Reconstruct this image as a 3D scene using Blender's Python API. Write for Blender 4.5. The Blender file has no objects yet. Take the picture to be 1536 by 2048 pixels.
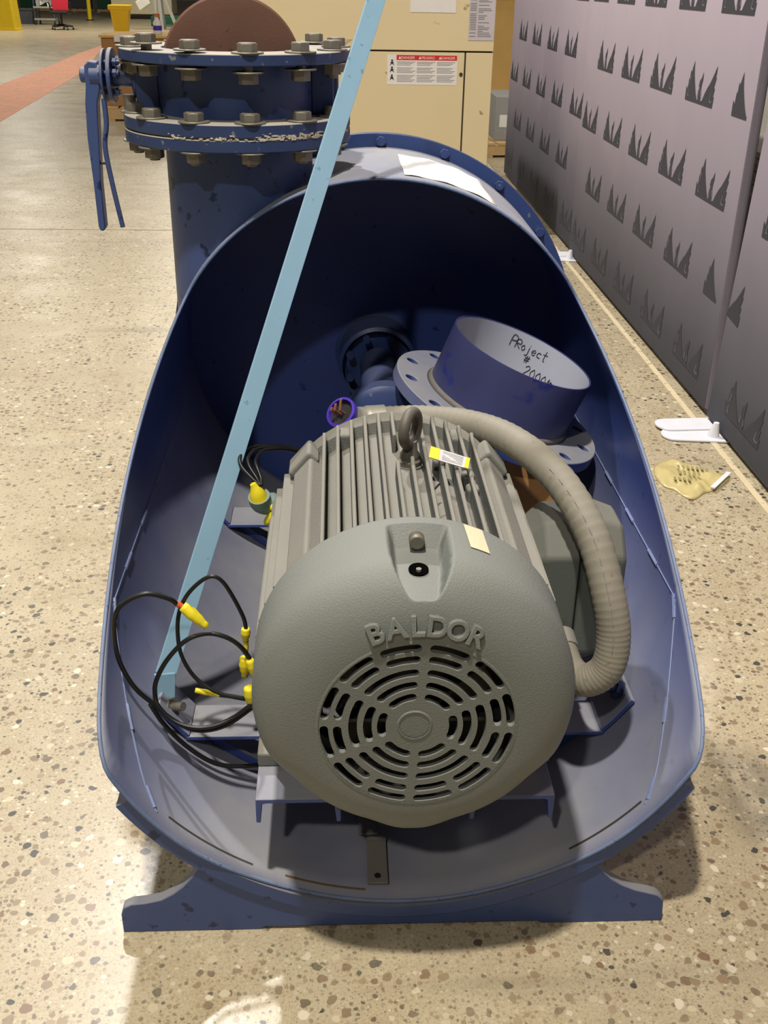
import bpy, math, random
from mathutils import Vector, Matrix, Quaternion
random.seed(7)
PI = math.pi
sc = bpy.context.scene
col = sc.collection

# ------------------------------------------------------------------ camera
FPX, PITCH, ROLL, YAW = 2097.6, 0.4711, 0.0179, 0.0494
F = Vector((math.sin(YAW)*math.cos(PITCH), math.cos(YAW)*math.cos(PITCH), -math.sin(PITCH)))
Rt = Vector((math.cos(YAW), -math.sin(YAW), 0)); Up = Rt.cross(F)
R2 = Rt*math.cos(ROLL) + Up*math.sin(ROLL); U2 = Up*math.cos(ROLL) - Rt*math.sin(ROLL)
cd = bpy.data.cameras.new('camera'); cam = bpy.data.objects.new('camera', cd); col.objects.link(cam)
m = Matrix.Identity(4)
for i in range(3):
    m[i][0], m[i][1], m[i][2] = R2[i], U2[i], -F[i]
m[2][3] = 1.5
cam.matrix_world = m
cd.sensor_fit = 'VERTICAL'; cd.sensor_height = 24; cd.lens = 24*FPX/2048
cd.clip_end = 200; cd.clip_start = 0.05
sc.camera = cam

# ------------------------------------------------------------------ world and lamps
w = bpy.data.worlds.new('hall_air'); sc.world = w; w.use_nodes = True
w.node_tree.nodes['Background'].inputs[0].default_value = (1.0, 0.90, 0.74, 1)
w.node_tree.nodes['Background'].inputs[1].default_value = 0.036

def lamp(name, loc, target, size, power, color):
    l = bpy.data.lights.new(name, 'AREA'); l.shape = 'DISK'; l.size = size
    l.energy = power; l.color = color
    o = bpy.data.objects.new(name, l); col.objects.link(o); o.location = loc
    o.rotation_euler = (Vector(target)-Vector(loc)).to_track_quat('-Z', 'Y').to_euler()
lamp('high_bay_lamp_behind', (-1.25, 7.0, 7.0), (0.1, 1.6, 0.2), 0.22, 620, (1, 0.97, 0.95))
lamp('high_bay_lamp_front', (-1.85, -4.1, 7.0), (0.1, 2.4, 0.4), 0.28, 215, (1, 0.93, 0.82))
lamp('high_bay_lamp_overhead', (-0.75, -0.05, 7.0), (0.1, 1.5, 0.2), 0.28, 610, (1, 0.93, 0.82))
for i, (x, y) in enumerate(((-7, 4), (-7, 16), (-3, 22), (-9, 32), (-4, 33), (5, 12))):
    lamp('high_bay_lamp_row', (x, y, 7.0), (x, y, 0), 1.6, (170, 330, 360, 560, 560, 220)[i], (1, 0.94, 0.82))

sc.view_settings.view_transform = 'Standard'; sc.view_settings.look = 'None'
sc.view_settings.exposure = -0.22; sc.view_settings.gamma = 1.0
sc.view_settings.use_curve_mapping = False

# ------------------------------------------------------------------ materials
def srgb(r, g, b):
    f = lambda c: (c/255)/12.92 if c/255 <= 0.04045 else ((c/255+0.055)/1.055)**2.4
    return (f(r), f(g), f(b), 1)
def mat(name, rgb, rough=0.6, metal=0.0, var=0.12, scale=9.0, dust=0.0, dustrgb=(120, 116, 108),
        bump=0.0, bscale=120.0, spots=0.0, spotrgb=(60, 40, 30), spec=0.4, alpha=None):
    M = bpy.data.materials.new(name); M.use_nodes = True
    nt = M.node_tree; N = nt.nodes; L = nt.links
    bs = N['Principled BSDF']; bs.inputs['Roughness'].default_value = rough
    bs.inputs['Metallic'].default_value = metal; bs.inputs['Specular IOR Level'].default_value = spec
    c = srgb(*rgb)
    tc = N.new('ShaderNodeNewGeometry'); pos = tc.outputs['Position']
    nz = N.new('ShaderNodeTexNoise'); nz.inputs['Scale'].default_value = scale; nz.inputs['Detail'].default_value = 6
    L.new(pos, nz.inputs['Vector'])
    mx = N.new('ShaderNodeMix'); mx.data_type = 'RGBA'
    mx.inputs[6].default_value = tuple(v*(1-var*1.3) for v in c[:3])+(1,)
    mx.inputs[7].default_value = tuple(min(1, v*(1+var)) for v in c[:3])+(1,)
    L.new(nz.outputs['Fac'], mx.inputs[0]); out = mx.outputs[2]
    def layer(fac, rgb2):
        nonlocal out
        k = N.new('ShaderNodeMix'); k.data_type = 'RGBA'; L.new(fac, k.inputs[0]); L.new(out, k.inputs[6])
        k.inputs[7].default_value = srgb(*rgb2); out = k.outputs[2]
    if spots:
        n2 = N.new('ShaderNodeTexNoise'); n2.inputs['Scale'].default_value = scale*4; n2.inputs['Detail'].default_value = 8
        L.new(pos, n2.inputs['Vector'])
        mr = N.new('ShaderNodeMapRange'); mr.inputs[1].default_value = 0.70-spots*0.25; mr.inputs[2].default_value = 0.74-spots*0.22
        L.new(n2.outputs['Fac'], mr.inputs[0]); layer(mr.outputs[0], spotrgb)
    if dust:
        sp = N.new('ShaderNodeSeparateXYZ'); L.new(tc.outputs['Normal'], sp.inputs[0])
        mr = N.new('ShaderNodeMapRange'); mr.inputs[1].default_value = 0.0; mr.inputs[2].default_value = 0.8
        mr.inputs[4].default_value = dust; L.new(sp.outputs[2], mr.inputs[0])
        n3 = N.new('ShaderNodeTexNoise'); n3.inputs['Scale'].default_value = 5; n3.inputs['Detail'].default_value = 5
        L.new(pos, n3.inputs['Vector'])
        m2 = N.new('ShaderNodeMapRange'); m2.inputs[1].default_value = 0.3; m2.inputs[2].default_value = 0.62; m2.inputs[3].default_value = 0.65
        L.new(n3.outputs['Fac'], m2.inputs[0])
        mu = N.new('ShaderNodeMath'); mu.operation = 'MULTIPLY'; L.new(mr.outputs[0], mu.inputs[0]); L.new(m2.outputs[0], mu.inputs[1])
        layer(mu.outputs[0], dustrgb)
        rr = N.new('ShaderNodeMapRange'); rr.inputs[3].default_value = rough; rr.inputs[4].default_value = 0.9
        L.new(mu.outputs[0], rr.inputs[0]); L.new(rr.outputs[0], bs.inputs['Roughness'])
    L.new(out, bs.inputs['Base Color'])
    if bump:
        nb = N.new('ShaderNodeTexNoise'); nb.inputs['Scale'].default_value = bscale; nb.inputs['Detail'].default_value = 3
        L.new(pos, nb.inputs['Vector'])
        b = N.new('ShaderNodeBump'); b.inputs['Strength'].default_value = bump; b.inputs['Distance'].default_value = 0.004
        L.new(nb.outputs['Fac'], b.inputs['Height']); L.new(b.outputs[0], bs.inputs['Normal'])
    if alpha is not None:
        bs.inputs['Alpha'].default_value = alpha
    return M

def floor_mat():
    M = bpy.data.materials.new('polished_aggregate_concrete'); M.use_nodes = True
    nt = M.node_tree; N = nt.nodes; L = nt.links; bs = N['Principled BSDF']
    pos = N.new('ShaderNodeNewGeometry').outputs['Position']
    def noise(s, d=5, src=pos):
        n = N.new('ShaderNodeTexNoise'); n.inputs['Scale'].default_value = s; n.inputs['Detail'].default_value = d
        L.new(src, n.inputs['Vector']); return n.outputs['Fac']
    def mp(v, a, b, c=0.0, d=1.0):
        r = N.new('ShaderNodeMapRange'); L.new(v, r.inputs[0])
        for i, q in enumerate((a, b, c, d)): r.inputs[i+1].default_value = q
        return r.outputs[0]
    def mth(op, a, b):
        r = N.new('ShaderNodeMath'); r.operation = op
        for i, q in enumerate((a, b)):
            if isinstance(q, (int, float)): r.inputs[i].default_value = q
            else: L.new(q, r.inputs[i])
        return r.outputs[0]
    def mix(f, a, b):
        r = N.new('ShaderNodeMix'); r.data_type = 'RGBA'
        if isinstance(f, float): r.inputs[0].default_value = f
        else: L.new(f, r.inputs[0])
        for i, q in ((6, a), (7, b)):
            if isinstance(q, tuple): r.inputs[i].default_value = q
            else: L.new(q, r.inputs[i])
        return r.outputs[2]
    base = mix(mp(noise(1.1), .3, .7), srgb(171, 158, 130), srgb(188, 176, 148))
    base = mix(mp(noise(7, 8), .35, .7, 0, .5), base, srgb(156, 140, 110))
    base = mix(mp(noise(180, 4), .45, .75, 0, .55), base, srgb(140, 124, 98))
    # irregular chips of aggregate, three sizes
    for s, keep, rmax, hue in ((210, .55, .40, .55), (92, .55, .42, .8), (44, .58, .46, 1.0)):
        wv = N.new('ShaderNodeTexNoise'); wv.inputs['Scale'].default_value = s*1.3; wv.inputs['Detail'].default_value = 2
        L.new(pos, wv.inputs['Vector'])
        sc1 = N.new('ShaderNodeVectorMath'); sc1.operation = 'SCALE'; L.new(wv.outputs['Color'], sc1.inputs[0]); sc1.inputs['Scale'].default_value = .55/s
        ad = N.new('ShaderNodeVectorMath'); L.new(pos, ad.inputs[0]); L.new(sc1.outputs[0], ad.inputs[1])
        v = N.new('ShaderNodeTexVoronoi'); v.voronoi_dimensions = '2D'; v.inputs['Scale'].default_value = s; L.new(ad.outputs[0], v.inputs['Vector'])
        sp = N.new('ShaderNodeSeparateColor'); L.new(v.outputs['Color'], sp.inputs[0])
        r1, r2, r3 = sp.outputs[0], sp.outputs[1], sp.outputs[2]
        lim = mp(r2, 0, 1, .16, rmax)
        inside = mp(mth('SUBTRACT', lim, v.outputs['Distance']), 0, .05)
        # worn patches show fewer chips
        fac = mth('MULTIPLY', inside, mth('GREATER_THAN', r1, keep))
        fac = mth('MULTIPLY', fac, mp(noise(1.7, 3), .30, .52, .35*hue, .95*hue))
        cr = N.new('ShaderNodeValToRGB'); cr.color_ramp.interpolation = 'CONSTANT'
        cols = ((0, (128, 112, 88)), (.20, (104, 92, 74)), (.36, (192, 180, 152)), (.48, (136, 116, 88)), (.60, (58, 58, 54)), (.74, (148, 130, 104)), (.84, (206, 196, 174)), (.92, (118, 92, 70)))
        e = cr.color_ramp.elements
        while len(e) < len(cols): e.new(.5)
        for k, (p, c) in enumerate(cols): e[k].position = p; e[k].color = srgb(*c)
        L.new(r3, cr.inputs[0])
        base = mix(fac, base, cr.outputs[0])
    # scuffs running across the floor
    st = N.new('ShaderNodeMapping'); st.inputs['Scale'].default_value = (.6, 5, 1); L.new(pos, st.inputs[0])
    base = mix(mp(noise(1.3, 8, st.outputs[0]), .60, .74, 0, .38), base, srgb(104, 94, 78))
    # dark tyre-rubber stain right of the machine, and a pale scraped streak beside it
    def blob(cx, cy, sx, sy, rot, fall):
        q = N.new('ShaderNodeMapping'); q.vector_type = 'TEXTURE'; q.inputs['Location'].default_value = (cx, cy, 0); q.inputs['Rotation'].default_value = (0, 0, rot); q.inputs['Scale'].default_value = (sx, sy, 1)
        L.new(pos, q.inputs[0]); ln = N.new('ShaderNodeVectorMath'); ln.operation = 'LENGTH'; L.new(q.outputs[0], ln.inputs[0]); return mp(ln.outputs['Value'], fall, 1, 1, 0)
    base = mix(mth('MULTIPLY', blob(.88, 1.62, .13, .24, .2, .3), mp(noise(9, 6), .32, .6, .15, .8)), base, srgb(74, 70, 64))
    base = mix(mth('MULTIPLY', blob(.86, 1.98, .035, .34, -.35, .5), mp(noise(14, 6), .35, .6, .1, .6)), base, srgb(196, 184, 160))
    L.new(base, bs.inputs['Base Color'])
    L.new(mp(noise(3, 5), .3, .7, .30, .43), bs.inputs['Roughness'])
    bs.inputs['Specular IOR Level'].default_value = .5
    return M

def banner_mat():
    M = bpy.data.materials.new('printed_banner_fabric'); M.use_nodes = True
    N = M.node_tree.nodes; L = M.node_tree.links; bs = N['Principled BSDF']
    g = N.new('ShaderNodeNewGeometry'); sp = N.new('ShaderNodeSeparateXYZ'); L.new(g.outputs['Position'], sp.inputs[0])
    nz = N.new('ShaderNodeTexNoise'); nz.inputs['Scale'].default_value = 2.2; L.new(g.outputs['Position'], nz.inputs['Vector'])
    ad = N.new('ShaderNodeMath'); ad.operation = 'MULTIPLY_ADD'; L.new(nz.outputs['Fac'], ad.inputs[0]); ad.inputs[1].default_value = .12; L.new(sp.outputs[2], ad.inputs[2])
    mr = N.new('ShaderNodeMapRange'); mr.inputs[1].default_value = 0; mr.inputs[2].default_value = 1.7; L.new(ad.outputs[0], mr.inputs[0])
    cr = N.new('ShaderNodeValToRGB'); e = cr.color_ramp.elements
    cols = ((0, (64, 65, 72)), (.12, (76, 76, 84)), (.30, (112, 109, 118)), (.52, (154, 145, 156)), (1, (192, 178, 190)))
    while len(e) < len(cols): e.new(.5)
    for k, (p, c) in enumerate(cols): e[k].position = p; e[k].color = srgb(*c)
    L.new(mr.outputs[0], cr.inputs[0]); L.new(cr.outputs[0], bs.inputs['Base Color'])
    bs.inputs['Roughness'].default_value = .8; bs.inputs['Specular IOR Level'].default_value = .2
    wv = N.new('ShaderNodeTexNoise'); wv.inputs['Scale'].default_value = 3
    b = N.new('ShaderNodeBump'); b.inputs['Strength'].default_value = .25; b.inputs['Distance'].default_value = .03
    mpg = N.new('ShaderNodeMapping'); mpg.inputs['Scale'].default_value = (1, 2.5, .35); L.new(g.outputs['Position'], mpg.inputs[0]); L.new(mpg.outputs[0], wv.inputs['Vector'])
    L.new(wv.outputs['Fac'], b.inputs['Height']); L.new(b.outputs[0], bs.inputs['Normal'])
    return M

BLUE = mat('navy_machine_paint', (54, 72, 134), .36, 0, .16, 6, .92, (149, 149, 151), .04, 160, .22, (26, 44, 92))
BLUEC = mat('clean_navy_paint', (46, 66, 116), .32, 0, .14, 8, .35, (110, 110, 114), .04, 160, .12, (100, 106, 120))
FLG = mat('dusty_flange_paint', (46, 62, 100), .45, 0, .18, 12, .95, (172, 165, 150), .06, 140, .2, (110, 112, 118))
BLUED = mat('dirty_navy_pipe_paint', (60, 78, 126), .4, 0, .18, 7, .7, (140, 136, 128), .05, 140, .3, (24, 40, 80))
EDGE = mat('worn_pale_blue_edge', (92, 112, 152), .5, 0, .3, 30, .3, (150, 150, 150), 0, 100, .3, (50, 74, 130))
WELD = mat('pale_weld_bead', (112, 124, 160), .5, 0, .2, 40, 0)
GREY = mat('dusty_grey_motor_paint', (104, 106, 102), .62, 0, .10, 7, 0.75, (136, 132, 122), .22, 320)
GREYC = mat('grey_fan_cover_paint', (108, 113, 110), .5, 0, .08, 6, .4, (140, 139, 132), .30, 420)
GREYB = mat('grey_green_terminal_box_paint', (88, 95, 90), .5, 0, .08, 9, .55, (126, 121, 110), .08, 200)
HOSE = mat('dusty_grey_conduit', (128, 124, 112), .55, 0, .14, 22, .3, (146, 139, 124), .05, 300, .2, (112, 104, 88))
STEEL = mat('weathered_steel_bolt', (128, 124, 114), .48, .55, .2, 30, .2, (136, 130, 118), .05, 300)
DSTEEL = mat('dark_steel', (74, 72, 68), .5, .5, .2, 30, .2)
RUST = mat('rusted_valve_disc', (104, 74, 60), .8, 0, .22, 9, 0, (0, 0, 0), .12, 260, .15, (84, 58, 48))
GASKET = mat('torn_white_gasket', (196, 188, 172), .8, 0, .3, 60, 0, (0, 0, 0), .3, 200, .4, (120, 90, 70))
BAR = mat('pale_blue_strap_paint', (130, 166, 190), .45, 0, .07, 14, 0, (0, 0, 0), 0, 100, .08, (104, 140, 164))
BLACKW = mat('black_wire_sheath', (22, 22, 22), .4, 0, .2, 60)
GREENW = mat('green_wire_sheath', (20, 60, 44), .4, 0, .2, 60)
YTAPE = mat('yellow_tape', (222, 206, 40), .45, 0, .12, 50)
REDT = mat('orange_wire_tip', (206, 96, 60), .5)
TEAL = mat('pale_teal_conduit_fitting', (120, 146, 140), .5, 0, .15, 30, .3)
PURPLE = mat('violet_insulating_bushing', (70, 50, 170), .35, 0, .1, 40)
ZINC = mat('zinc_fitting', (176, 174, 164), .38, .4, .12, 40, .3)
COPPER = mat('bare_copper_end', (186, 130, 100), .4, .4)
PAPER = mat('white_paper', (226, 224, 220), .8, 0, .05, 20)
INK = mat('grey_print', (120, 120, 124), .8, 0, .2, 80)
BLACKI = mat('black_marker_ink', (26, 26, 30), .7, 0, .1, 80)
REDI = mat('red_sign_band', (206, 44, 40), .7, 0, .05, 40)
TAGY = mat('yellow_tag_print', (226, 204, 60), .6, 0, .05, 40)
TAGW = mat('silver_tag', (200, 198, 200), .5, 0, .06, 60)
MANILA = mat('manila_sticker', (204, 192, 160), .75, 0, .06, 60, 0, (0, 0, 0), 0, 100, .2, (170, 156, 124))
CREAM = mat('cream_machine_enamel', (220, 204, 164), .5, 0, .04, 2.5, 0, (0, 0, 0), 0, 100, .05, (160, 140, 100))
GAPM = mat('dark_panel_gap', (64, 56, 40), .8)
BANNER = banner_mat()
EMB = mat('charcoal_banner_print', (58, 58, 66), .8, 0, .05, 20)
EMBL = mat('pale_banner_print', (116, 110, 118), .8, 0, .05, 20)
POLE = mat('dark_banner_sleeve', (104, 98, 108), .7, 0, .08, 20)
WPLATE = mat('white_powder_coat', (216, 216, 222), .5, 0, .05, 20)
BAG = mat('yellowish_plastic_film', (214, 198, 138), .3, 0, .12, 14, 0, (0, 0, 0), .8, 45, .0, (0, 0, 0), .6, .72)
CARD = mat('brown_cardboard', (164, 120, 74), .85, 0, .08, 8)
CARDD = mat('cardboard_seam', (112, 80, 50), .85)
PLY = mat('raw_plywood', (212, 172, 104), .75, 0, .12, 5)
WOOD = mat('pallet_wood', (196, 164, 116), .8, 0, .16, 14)
LGREY = mat('light_grey_carton', (150, 150, 148), .7, 0, .08, 10)
WHITE = mat('white_enamel', (222, 220, 212), .5, 0, .05, 6)
YEL = mat('safety_yellow_paint', (222, 190, 30), .5, 0, .1, 8, 0, (0, 0, 0), 0, 100, .25, (110, 96, 50))
YBIN = mat('yellow_plastic', (232, 186, 24), .45, 0, .05, 8)
REDC = mat('red_chair_mesh', (196, 30, 52), .7, 0, .12, 60)
BLACK = mat('black_plastic', (34, 32, 34), .5, 0, .15, 30)
GREEN = mat('dark_green_paint', (24, 84, 58), .5, 0, .12, 10)
DGREY = mat('charcoal_plastic', (72, 76, 82), .6, 0, .1, 10)
ALU = mat('brushed_aluminium', (188, 190, 188), .4, .5, .1, 20)
ORANGE = mat('worn_orange_floor_paint', (218, 146, 112), .6, 0, .12, 3, 0, (0, 0, 0), 0, 100, .6, (176, 140, 108))
CREAML = mat('cream_floor_tape', (206, 190, 156), .6, 0, .1, 10, 0, (0, 0, 0), 0, 100, .4, (160, 142, 112))
FLOOR = floor_mat()

# ------------------------------------------------------------------ mesh helpers
class G:
    def __init__(s): s.v = []; s.f = []; s.m = []; s.mi = 0
    def add(s, vs, fs):
        b = len(s.v); s.v += [Vector(p) for p in vs]; s.f += [tuple(i+b for i in f) for f in fs]; s.m += [s.mi]*len(fs); return s
    def box(s, x0, x1, y0, y1, z0, z1):
        return s.add([(x, y, z) for z in (z0, z1) for y in (y0, y1) for x in (x0, x1)],
                     [(0, 2, 3, 1), (4, 5, 7, 6), (0, 1, 5, 4), (2, 6, 7, 3), (0, 4, 6, 2), (1, 3, 7, 5)])
    def obox(s, c, a, b, d):       # half-axis vectors
        c, a, b, d = map(Vector, (c, a, b, d))
        return s.add([c+i*a+j*b+k*d for k in (-1, 1) for j in (-1, 1) for i in (-1, 1)],
                     [(0, 2, 3, 1), (4, 5, 7, 6), (0, 1, 5, 4), (2, 6, 7, 3), (0, 4, 6, 2), (1, 3, 7, 5)])
    def cyl(s, p0, p1, r, n=24, r2=None, caps=True, a0=0.0):
        p0, p1 = Vector(p0), Vector(p1); d = (p1-p0).normalized()
        u = d.orthogonal().normalized() if abs(d.z) < .99 else Vector((1, 0, 0)); v = d.cross(u)
        r2 = r if r2 is None else r2
        vs = []
        for p, q in ((p0, r), (p1, r2)):
            vs += [p+u*q*math.cos(a0+2*PI*i/n)+v*q*math.sin(a0+2*PI*i/n) for i in range(n)]
        fs = [(i, (i+1) % n, n+(i+1) % n, n+i) for i in range(n)]
        if caps: fs += [tuple(range(n-1, -1, -1)), tuple(range(n, 2*n))]
        return s.add(vs, fs)
    def tube(s, path, r, n=10, caps=True):
        P = [Vector(p) for p in path]; N = len(P)
        rr = r if isinstance(r, (list, tuple)) else [r]*N
        t = [(P[min(i+1, N-1)]-P[max(i-1, 0)]).normalized() for i in range(N)]
        u = t[0].orthogonal().normalized(); vs = []
        for i in range(N):
            u = (u-t[i]*u.dot(t[i])).normalized(); v = t[i].cross(u)
            vs += [P[i]+u*rr[i]*math.cos(2*PI*k/n)+v*rr[i]*math.sin(2*PI*k/n) for k in range(n)]
        fs = [(i*n+k, i*n+(k+1) % n, (i+1)*n+(k+1) % n, (i+1)*n+k) for i in range(N-1) for k in range(n)]
        if caps: fs += [tuple(range(n-1, -1, -1)), tuple(range((N-1)*n, N*n))]
        return s.add(vs, fs)
    def lathe(s, prof, o, ax=(0, 1, 0), n=64, caps=False):   # prof: (radius, along axis)
        o, ax = Vector(o), Vector(ax).normalized(); u = ax.orthogonal().normalized(); v = ax.cross(u); k = len(prof)
        vs = [o+ax*a+(u*math.cos(2*PI*i/n)+v*math.sin(2*PI*i/n))*r for i in range(n) for r, a in prof]
        fs = [(i*k+j, i*k+j+1, ((i+1) % n)*k+j+1, ((i+1) % n)*k+j) for i in range(n) for j in range(k-1)]
        if caps: fs += [tuple(i*k for i in range(n)), tuple(i*k+k-1 for i in range(n-1, -1, -1))]
        return s.add(vs, fs)
    def prism(s, poly, fn, d0, d1):   # fn(u,v,d) -> point
        n = len(poly); vs = [fn(u, v, d) for d in (d0, d1) for u, v in poly]
        return s.add(vs, [(i, (i+1) % n, n+(i+1) % n, n+i) for i in range(n)]+[tuple(range(n-1, -1, -1)), tuple(range(n, 2*n))])
    def mesh(s, me, M=None):
        b = len(s.v); M = M or Matrix.Identity(4)
        s.v += [M @ v.co for v in me.vertices]; s.f += [tuple(i+b for i in p.vertices) for p in me.polygons]; s.m += [s.mi]*len(me.polygons); return s
    def xf(s, M): s.v = [M @ p for p in s.v]; return s

WO = {}
def empty(name, loc, label, cat, group=None):
    o = bpy.data.objects.new(name, None); col.objects.link(o); o.location = loc; o.empty_display_size = .1
    WO[o.name] = Vector(loc); tag(o, label, cat, group); return o
def tag(o, label=None, cat=None, group=None, kind=None):
    for k, v in (('label', label), ('category', cat), ('group', group), ('kind', kind)):
        if v: o[k] = v
    return o
def fixn(me):
    import bmesh
    b = bmesh.new(); b.from_mesh(me); bmesh.ops.recalc_face_normals(b, faces=b.faces); b.to_mesh(me); b.free()
def build(g, name, mats, parent=None, smooth=False, bevel=0, seg=2, label=None, cat=None, group=None, kind=None, normals=True, base=False):
    xs = [p.x for p in g.v]; ys = [p.y for p in g.v]; zs = [p.z for p in g.v]
    c = Vector(((min(xs)+max(xs))/2, (min(ys)+max(ys))/2, min(zs) if base else (min(zs)+max(zs))/2))
    me = bpy.data.meshes.new(name); me.from_pydata([p-c for p in g.v], [], g.f)
    if normals: fixn(me)
    for mm in (mats if isinstance(mats, (list, tuple)) else [mats]): me.materials.append(mm)
    if any(g.m): me.polygons.foreach_set('material_index', g.m)
    me.update()
    if smooth: me.shade_smooth()
    o = bpy.data.objects.new(name, me); col.objects.link(o)
    WO[o.name] = c
    if parent: o.parent = parent; o.location = c-WO[parent.name]
    else: o.location = c
    if smooth and smooth != 'all':
        me.set_sharp_from_angle(angle=math.radians(38))
    if bevel:
        b = o.modifiers.new('bevel', 'BEVEL'); b.width = bevel; b.segments = seg; b.limit_method = 'ANGLE'; b.harden_normals = False
    return tag(o, label, cat, group, kind)
def inst(src, name, parent, loc, rot=None, scale=None):
    o = src.copy(); o.name = name; col.objects.link(o); o.parent = parent
    WO[o.name] = Vector(loc); o.location = Vector(loc)-(WO[parent.name] if parent else Vector())
    if rot is not None: o.rotation_mode = 'QUATERNION'; o.rotation_quaternion = rot
    if scale: o.scale = scale
    return o
def spline(pts, k=8):
    P = [Vector(p) for p in pts]; P = [P[0]*2-P[1]]+P+[P[-1]*2-P[-2]]; out = []
    for i in range(1, len(P)-2):
        a, b, c, d = P[i-1:i+3]
        for j in range(k):
            t = j/k; out.append(.5*(2*b+(c-a)*t+(2*a-5*b+4*c-d)*t*t+(3*b-a-3*c+d)*t**3))
    return out+[P[-2]]
def flat_holes(outer, holes, thick, bev=0.0, res=1):
    """flat plate in its local XY plane with real holes, thickness centred on Z"""
    from mathutils.geometry import delaunay_2d_cdt
    pts, edges = [], []
    for poly in [outer]+holes:
        b = len(pts); n = len(poly); pts += [Vector(p) for p in poly]; edges += [(b+i, b+(i+1) % n) for i in range(n)]
    V, E_, T, _, _, _ = delaunay_2d_cdt(pts, edges, [], 0, 1e-7)
    def inside(p, poly):
        c = False; n = len(poly)
        for i in range(n):
            (x0, y0), (x1, y1) = poly[i-1], poly[i]
            if (y0 > p[1]) != (y1 > p[1]) and p[0] < (x1-x0)*(p[1]-y0)/(y1-y0)+x0: c = not c
        return c
    bb = [(min(x for x, y in h), max(x for x, y in h), min(y for x, y in h), max(y for x, y in h)) for h in holes]
    keep = []
    for t in T:
        c = (V[t[0]]+V[t[1]]+V[t[2]])/3
        if not inside(c, outer): continue
        if any(b[0] < c.x < b[1] and b[2] < c.y < b[3] and inside(c, h) for b, h in zip(bb, holes)): continue
        keep.append(t)
    n = len(V); ed = {}
    for t in keep:
        for k in range(3):
            e = (t[k], t[(k+1) % 3]); ed[e] = ed.get(e, 0)+1
    fs = [tuple(t) for t in keep]+[tuple(n+i for i in reversed(t)) for t in keep]
    fs += [(e[1], e[0], e[0]+n, e[1]+n) for e in ed if (e[1], e[0]) not in ed]
    me = bpy.data.meshes.new('plate'); me.from_pydata([(p.x, p.y, thick/2) for p in V]+[(p.x, p.y, -thick/2) for p in V], [], fs)
    return me
def text_mesh(body, size, extr, bev=0.0):
    cu = bpy.data.curves.new('tmp', 'FONT'); cu.body = body; cu.size = size; cu.extrude = extr; cu.bevel_depth = bev
    cu.align_x = 'CENTER'; cu.align_y = 'BOTTOM_BASELINE'; cu.resolution_u = 4
    o = bpy.data.objects.new('tmp', cu); col.objects.link(o); bpy.context.view_layer.update()
    me = bpy.data.meshes.new_from_object(o.evaluated_get(bpy.context.evaluated_depsgraph_get()))
    bpy.data.objects.remove(o); bpy.data.curves.remove(cu); return me
def circ(r, n=48, cx=0, cy=0): return [(cx+r*math.cos(2*PI*i/n), cy+r*math.sin(2*PI*i/n)) for i in range(n)]
def frame(o, x, y, z):
    M = Matrix.Identity(4)
    for i in range(3): M[i][0], M[i][1], M[i][2], M[i][3] = x[i], y[i], z[i], o[i]
    return M

# ------------------------------------------------------------------ the setting
g = G().box(-45, 30, -8, 75, -.1, 0)
floor = build(g, 'floor', FLOOR, label='speckled polished concrete warehouse floor with worn aggregate', kind='structure')
lo = [(-3.70, 12.0), (-3.76, 12.8), (-3.945, 15.3), (-4.22, 18.75), (-4.573, 21.5), (-5.016, 24.5), (-5.3, 27)]
hi = [(-4.80, 14), (-4.949, 16.86), (-5.081, 19.85), (-5.132, 21.0), (-5.334, 23.9), (-5.384, 26.16), (-5.45, 27.5)]
hi = [(-4.6, 12.0)]+hi
g = G(); poly = lo+hi[::-1]
g.prism(poly, lambda u, v, d: (u, v, d), .0004, .002)
build(g, 'floor_marking', ORANGE, floor, label='worn orange walkway stripe painted on the floor')
g = G().box(1.365, 1.388, 2.2, 10.4, .0004, .002)
build(g, 'floor_marking', CREAML, floor, label='thin cream tape line along the foot of the banner wall')
g = G().box(-12, -.55, 7.02, 7.04, .0003, .0008)
build(g, 'floor_joint', mat('dark_joint_filler', (150, 136, 108), .7, 0, .2, 5), floor)

# ------------------------------------------------------------------ blower housing
XC, ZC, RS = .1074, .5822, .5214
Y0, Z1, Z2, Y2, YR = 1.314, .396, .82, 2.403, 2.865
def rim_y(z):
    def lin(q): return Y0 if q < Z1 else (Y2 if q > Z2 else Y0+(Y2-Y0)*(q-Z1)/(Z2-Z1))
    t = max(0, min(1, (.22-z)/.14))
    return sum(lin(z+d) for d in (-.03, -.015, 0, .015, .03))/5+.012*t*t*(3-2*t)
house = empty('blower_housing', (XC, 2.2, 0), 'navy blue open-fronted steel drum housing on saddle feet, holding the grey motor', 'machine')
NPH = 200
def shell_pt(phi, y, r): return (XC+r*math.sin(phi), y, ZC-r*math.cos(phi))
g = G(); NY = 34; rows = []
for i in range(NPH):
    ph = 2*PI*i/NPH; ya = rim_y(ZC-RS*math.cos(ph))
    rows.append([shell_pt(ph, ya+(YR+.034-ya)*(j/NY), RS) for j in range(NY+1)])
vs = [p for r in rows for p in r]; k = NY+1
g.add(vs, [(i*k+j, i*k+j+1, ((i+1) % NPH)*k+j+1, ((i+1) % NPH)*k+j) for i in range(NPH) for j in range(NY)])
sh = build(g, 'drum_shell', BLUE, house, smooth='all')
so = sh.modifiers.new('wall', 'SOLIDIFY'); so.thickness = .007; so.offset = 0
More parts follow.
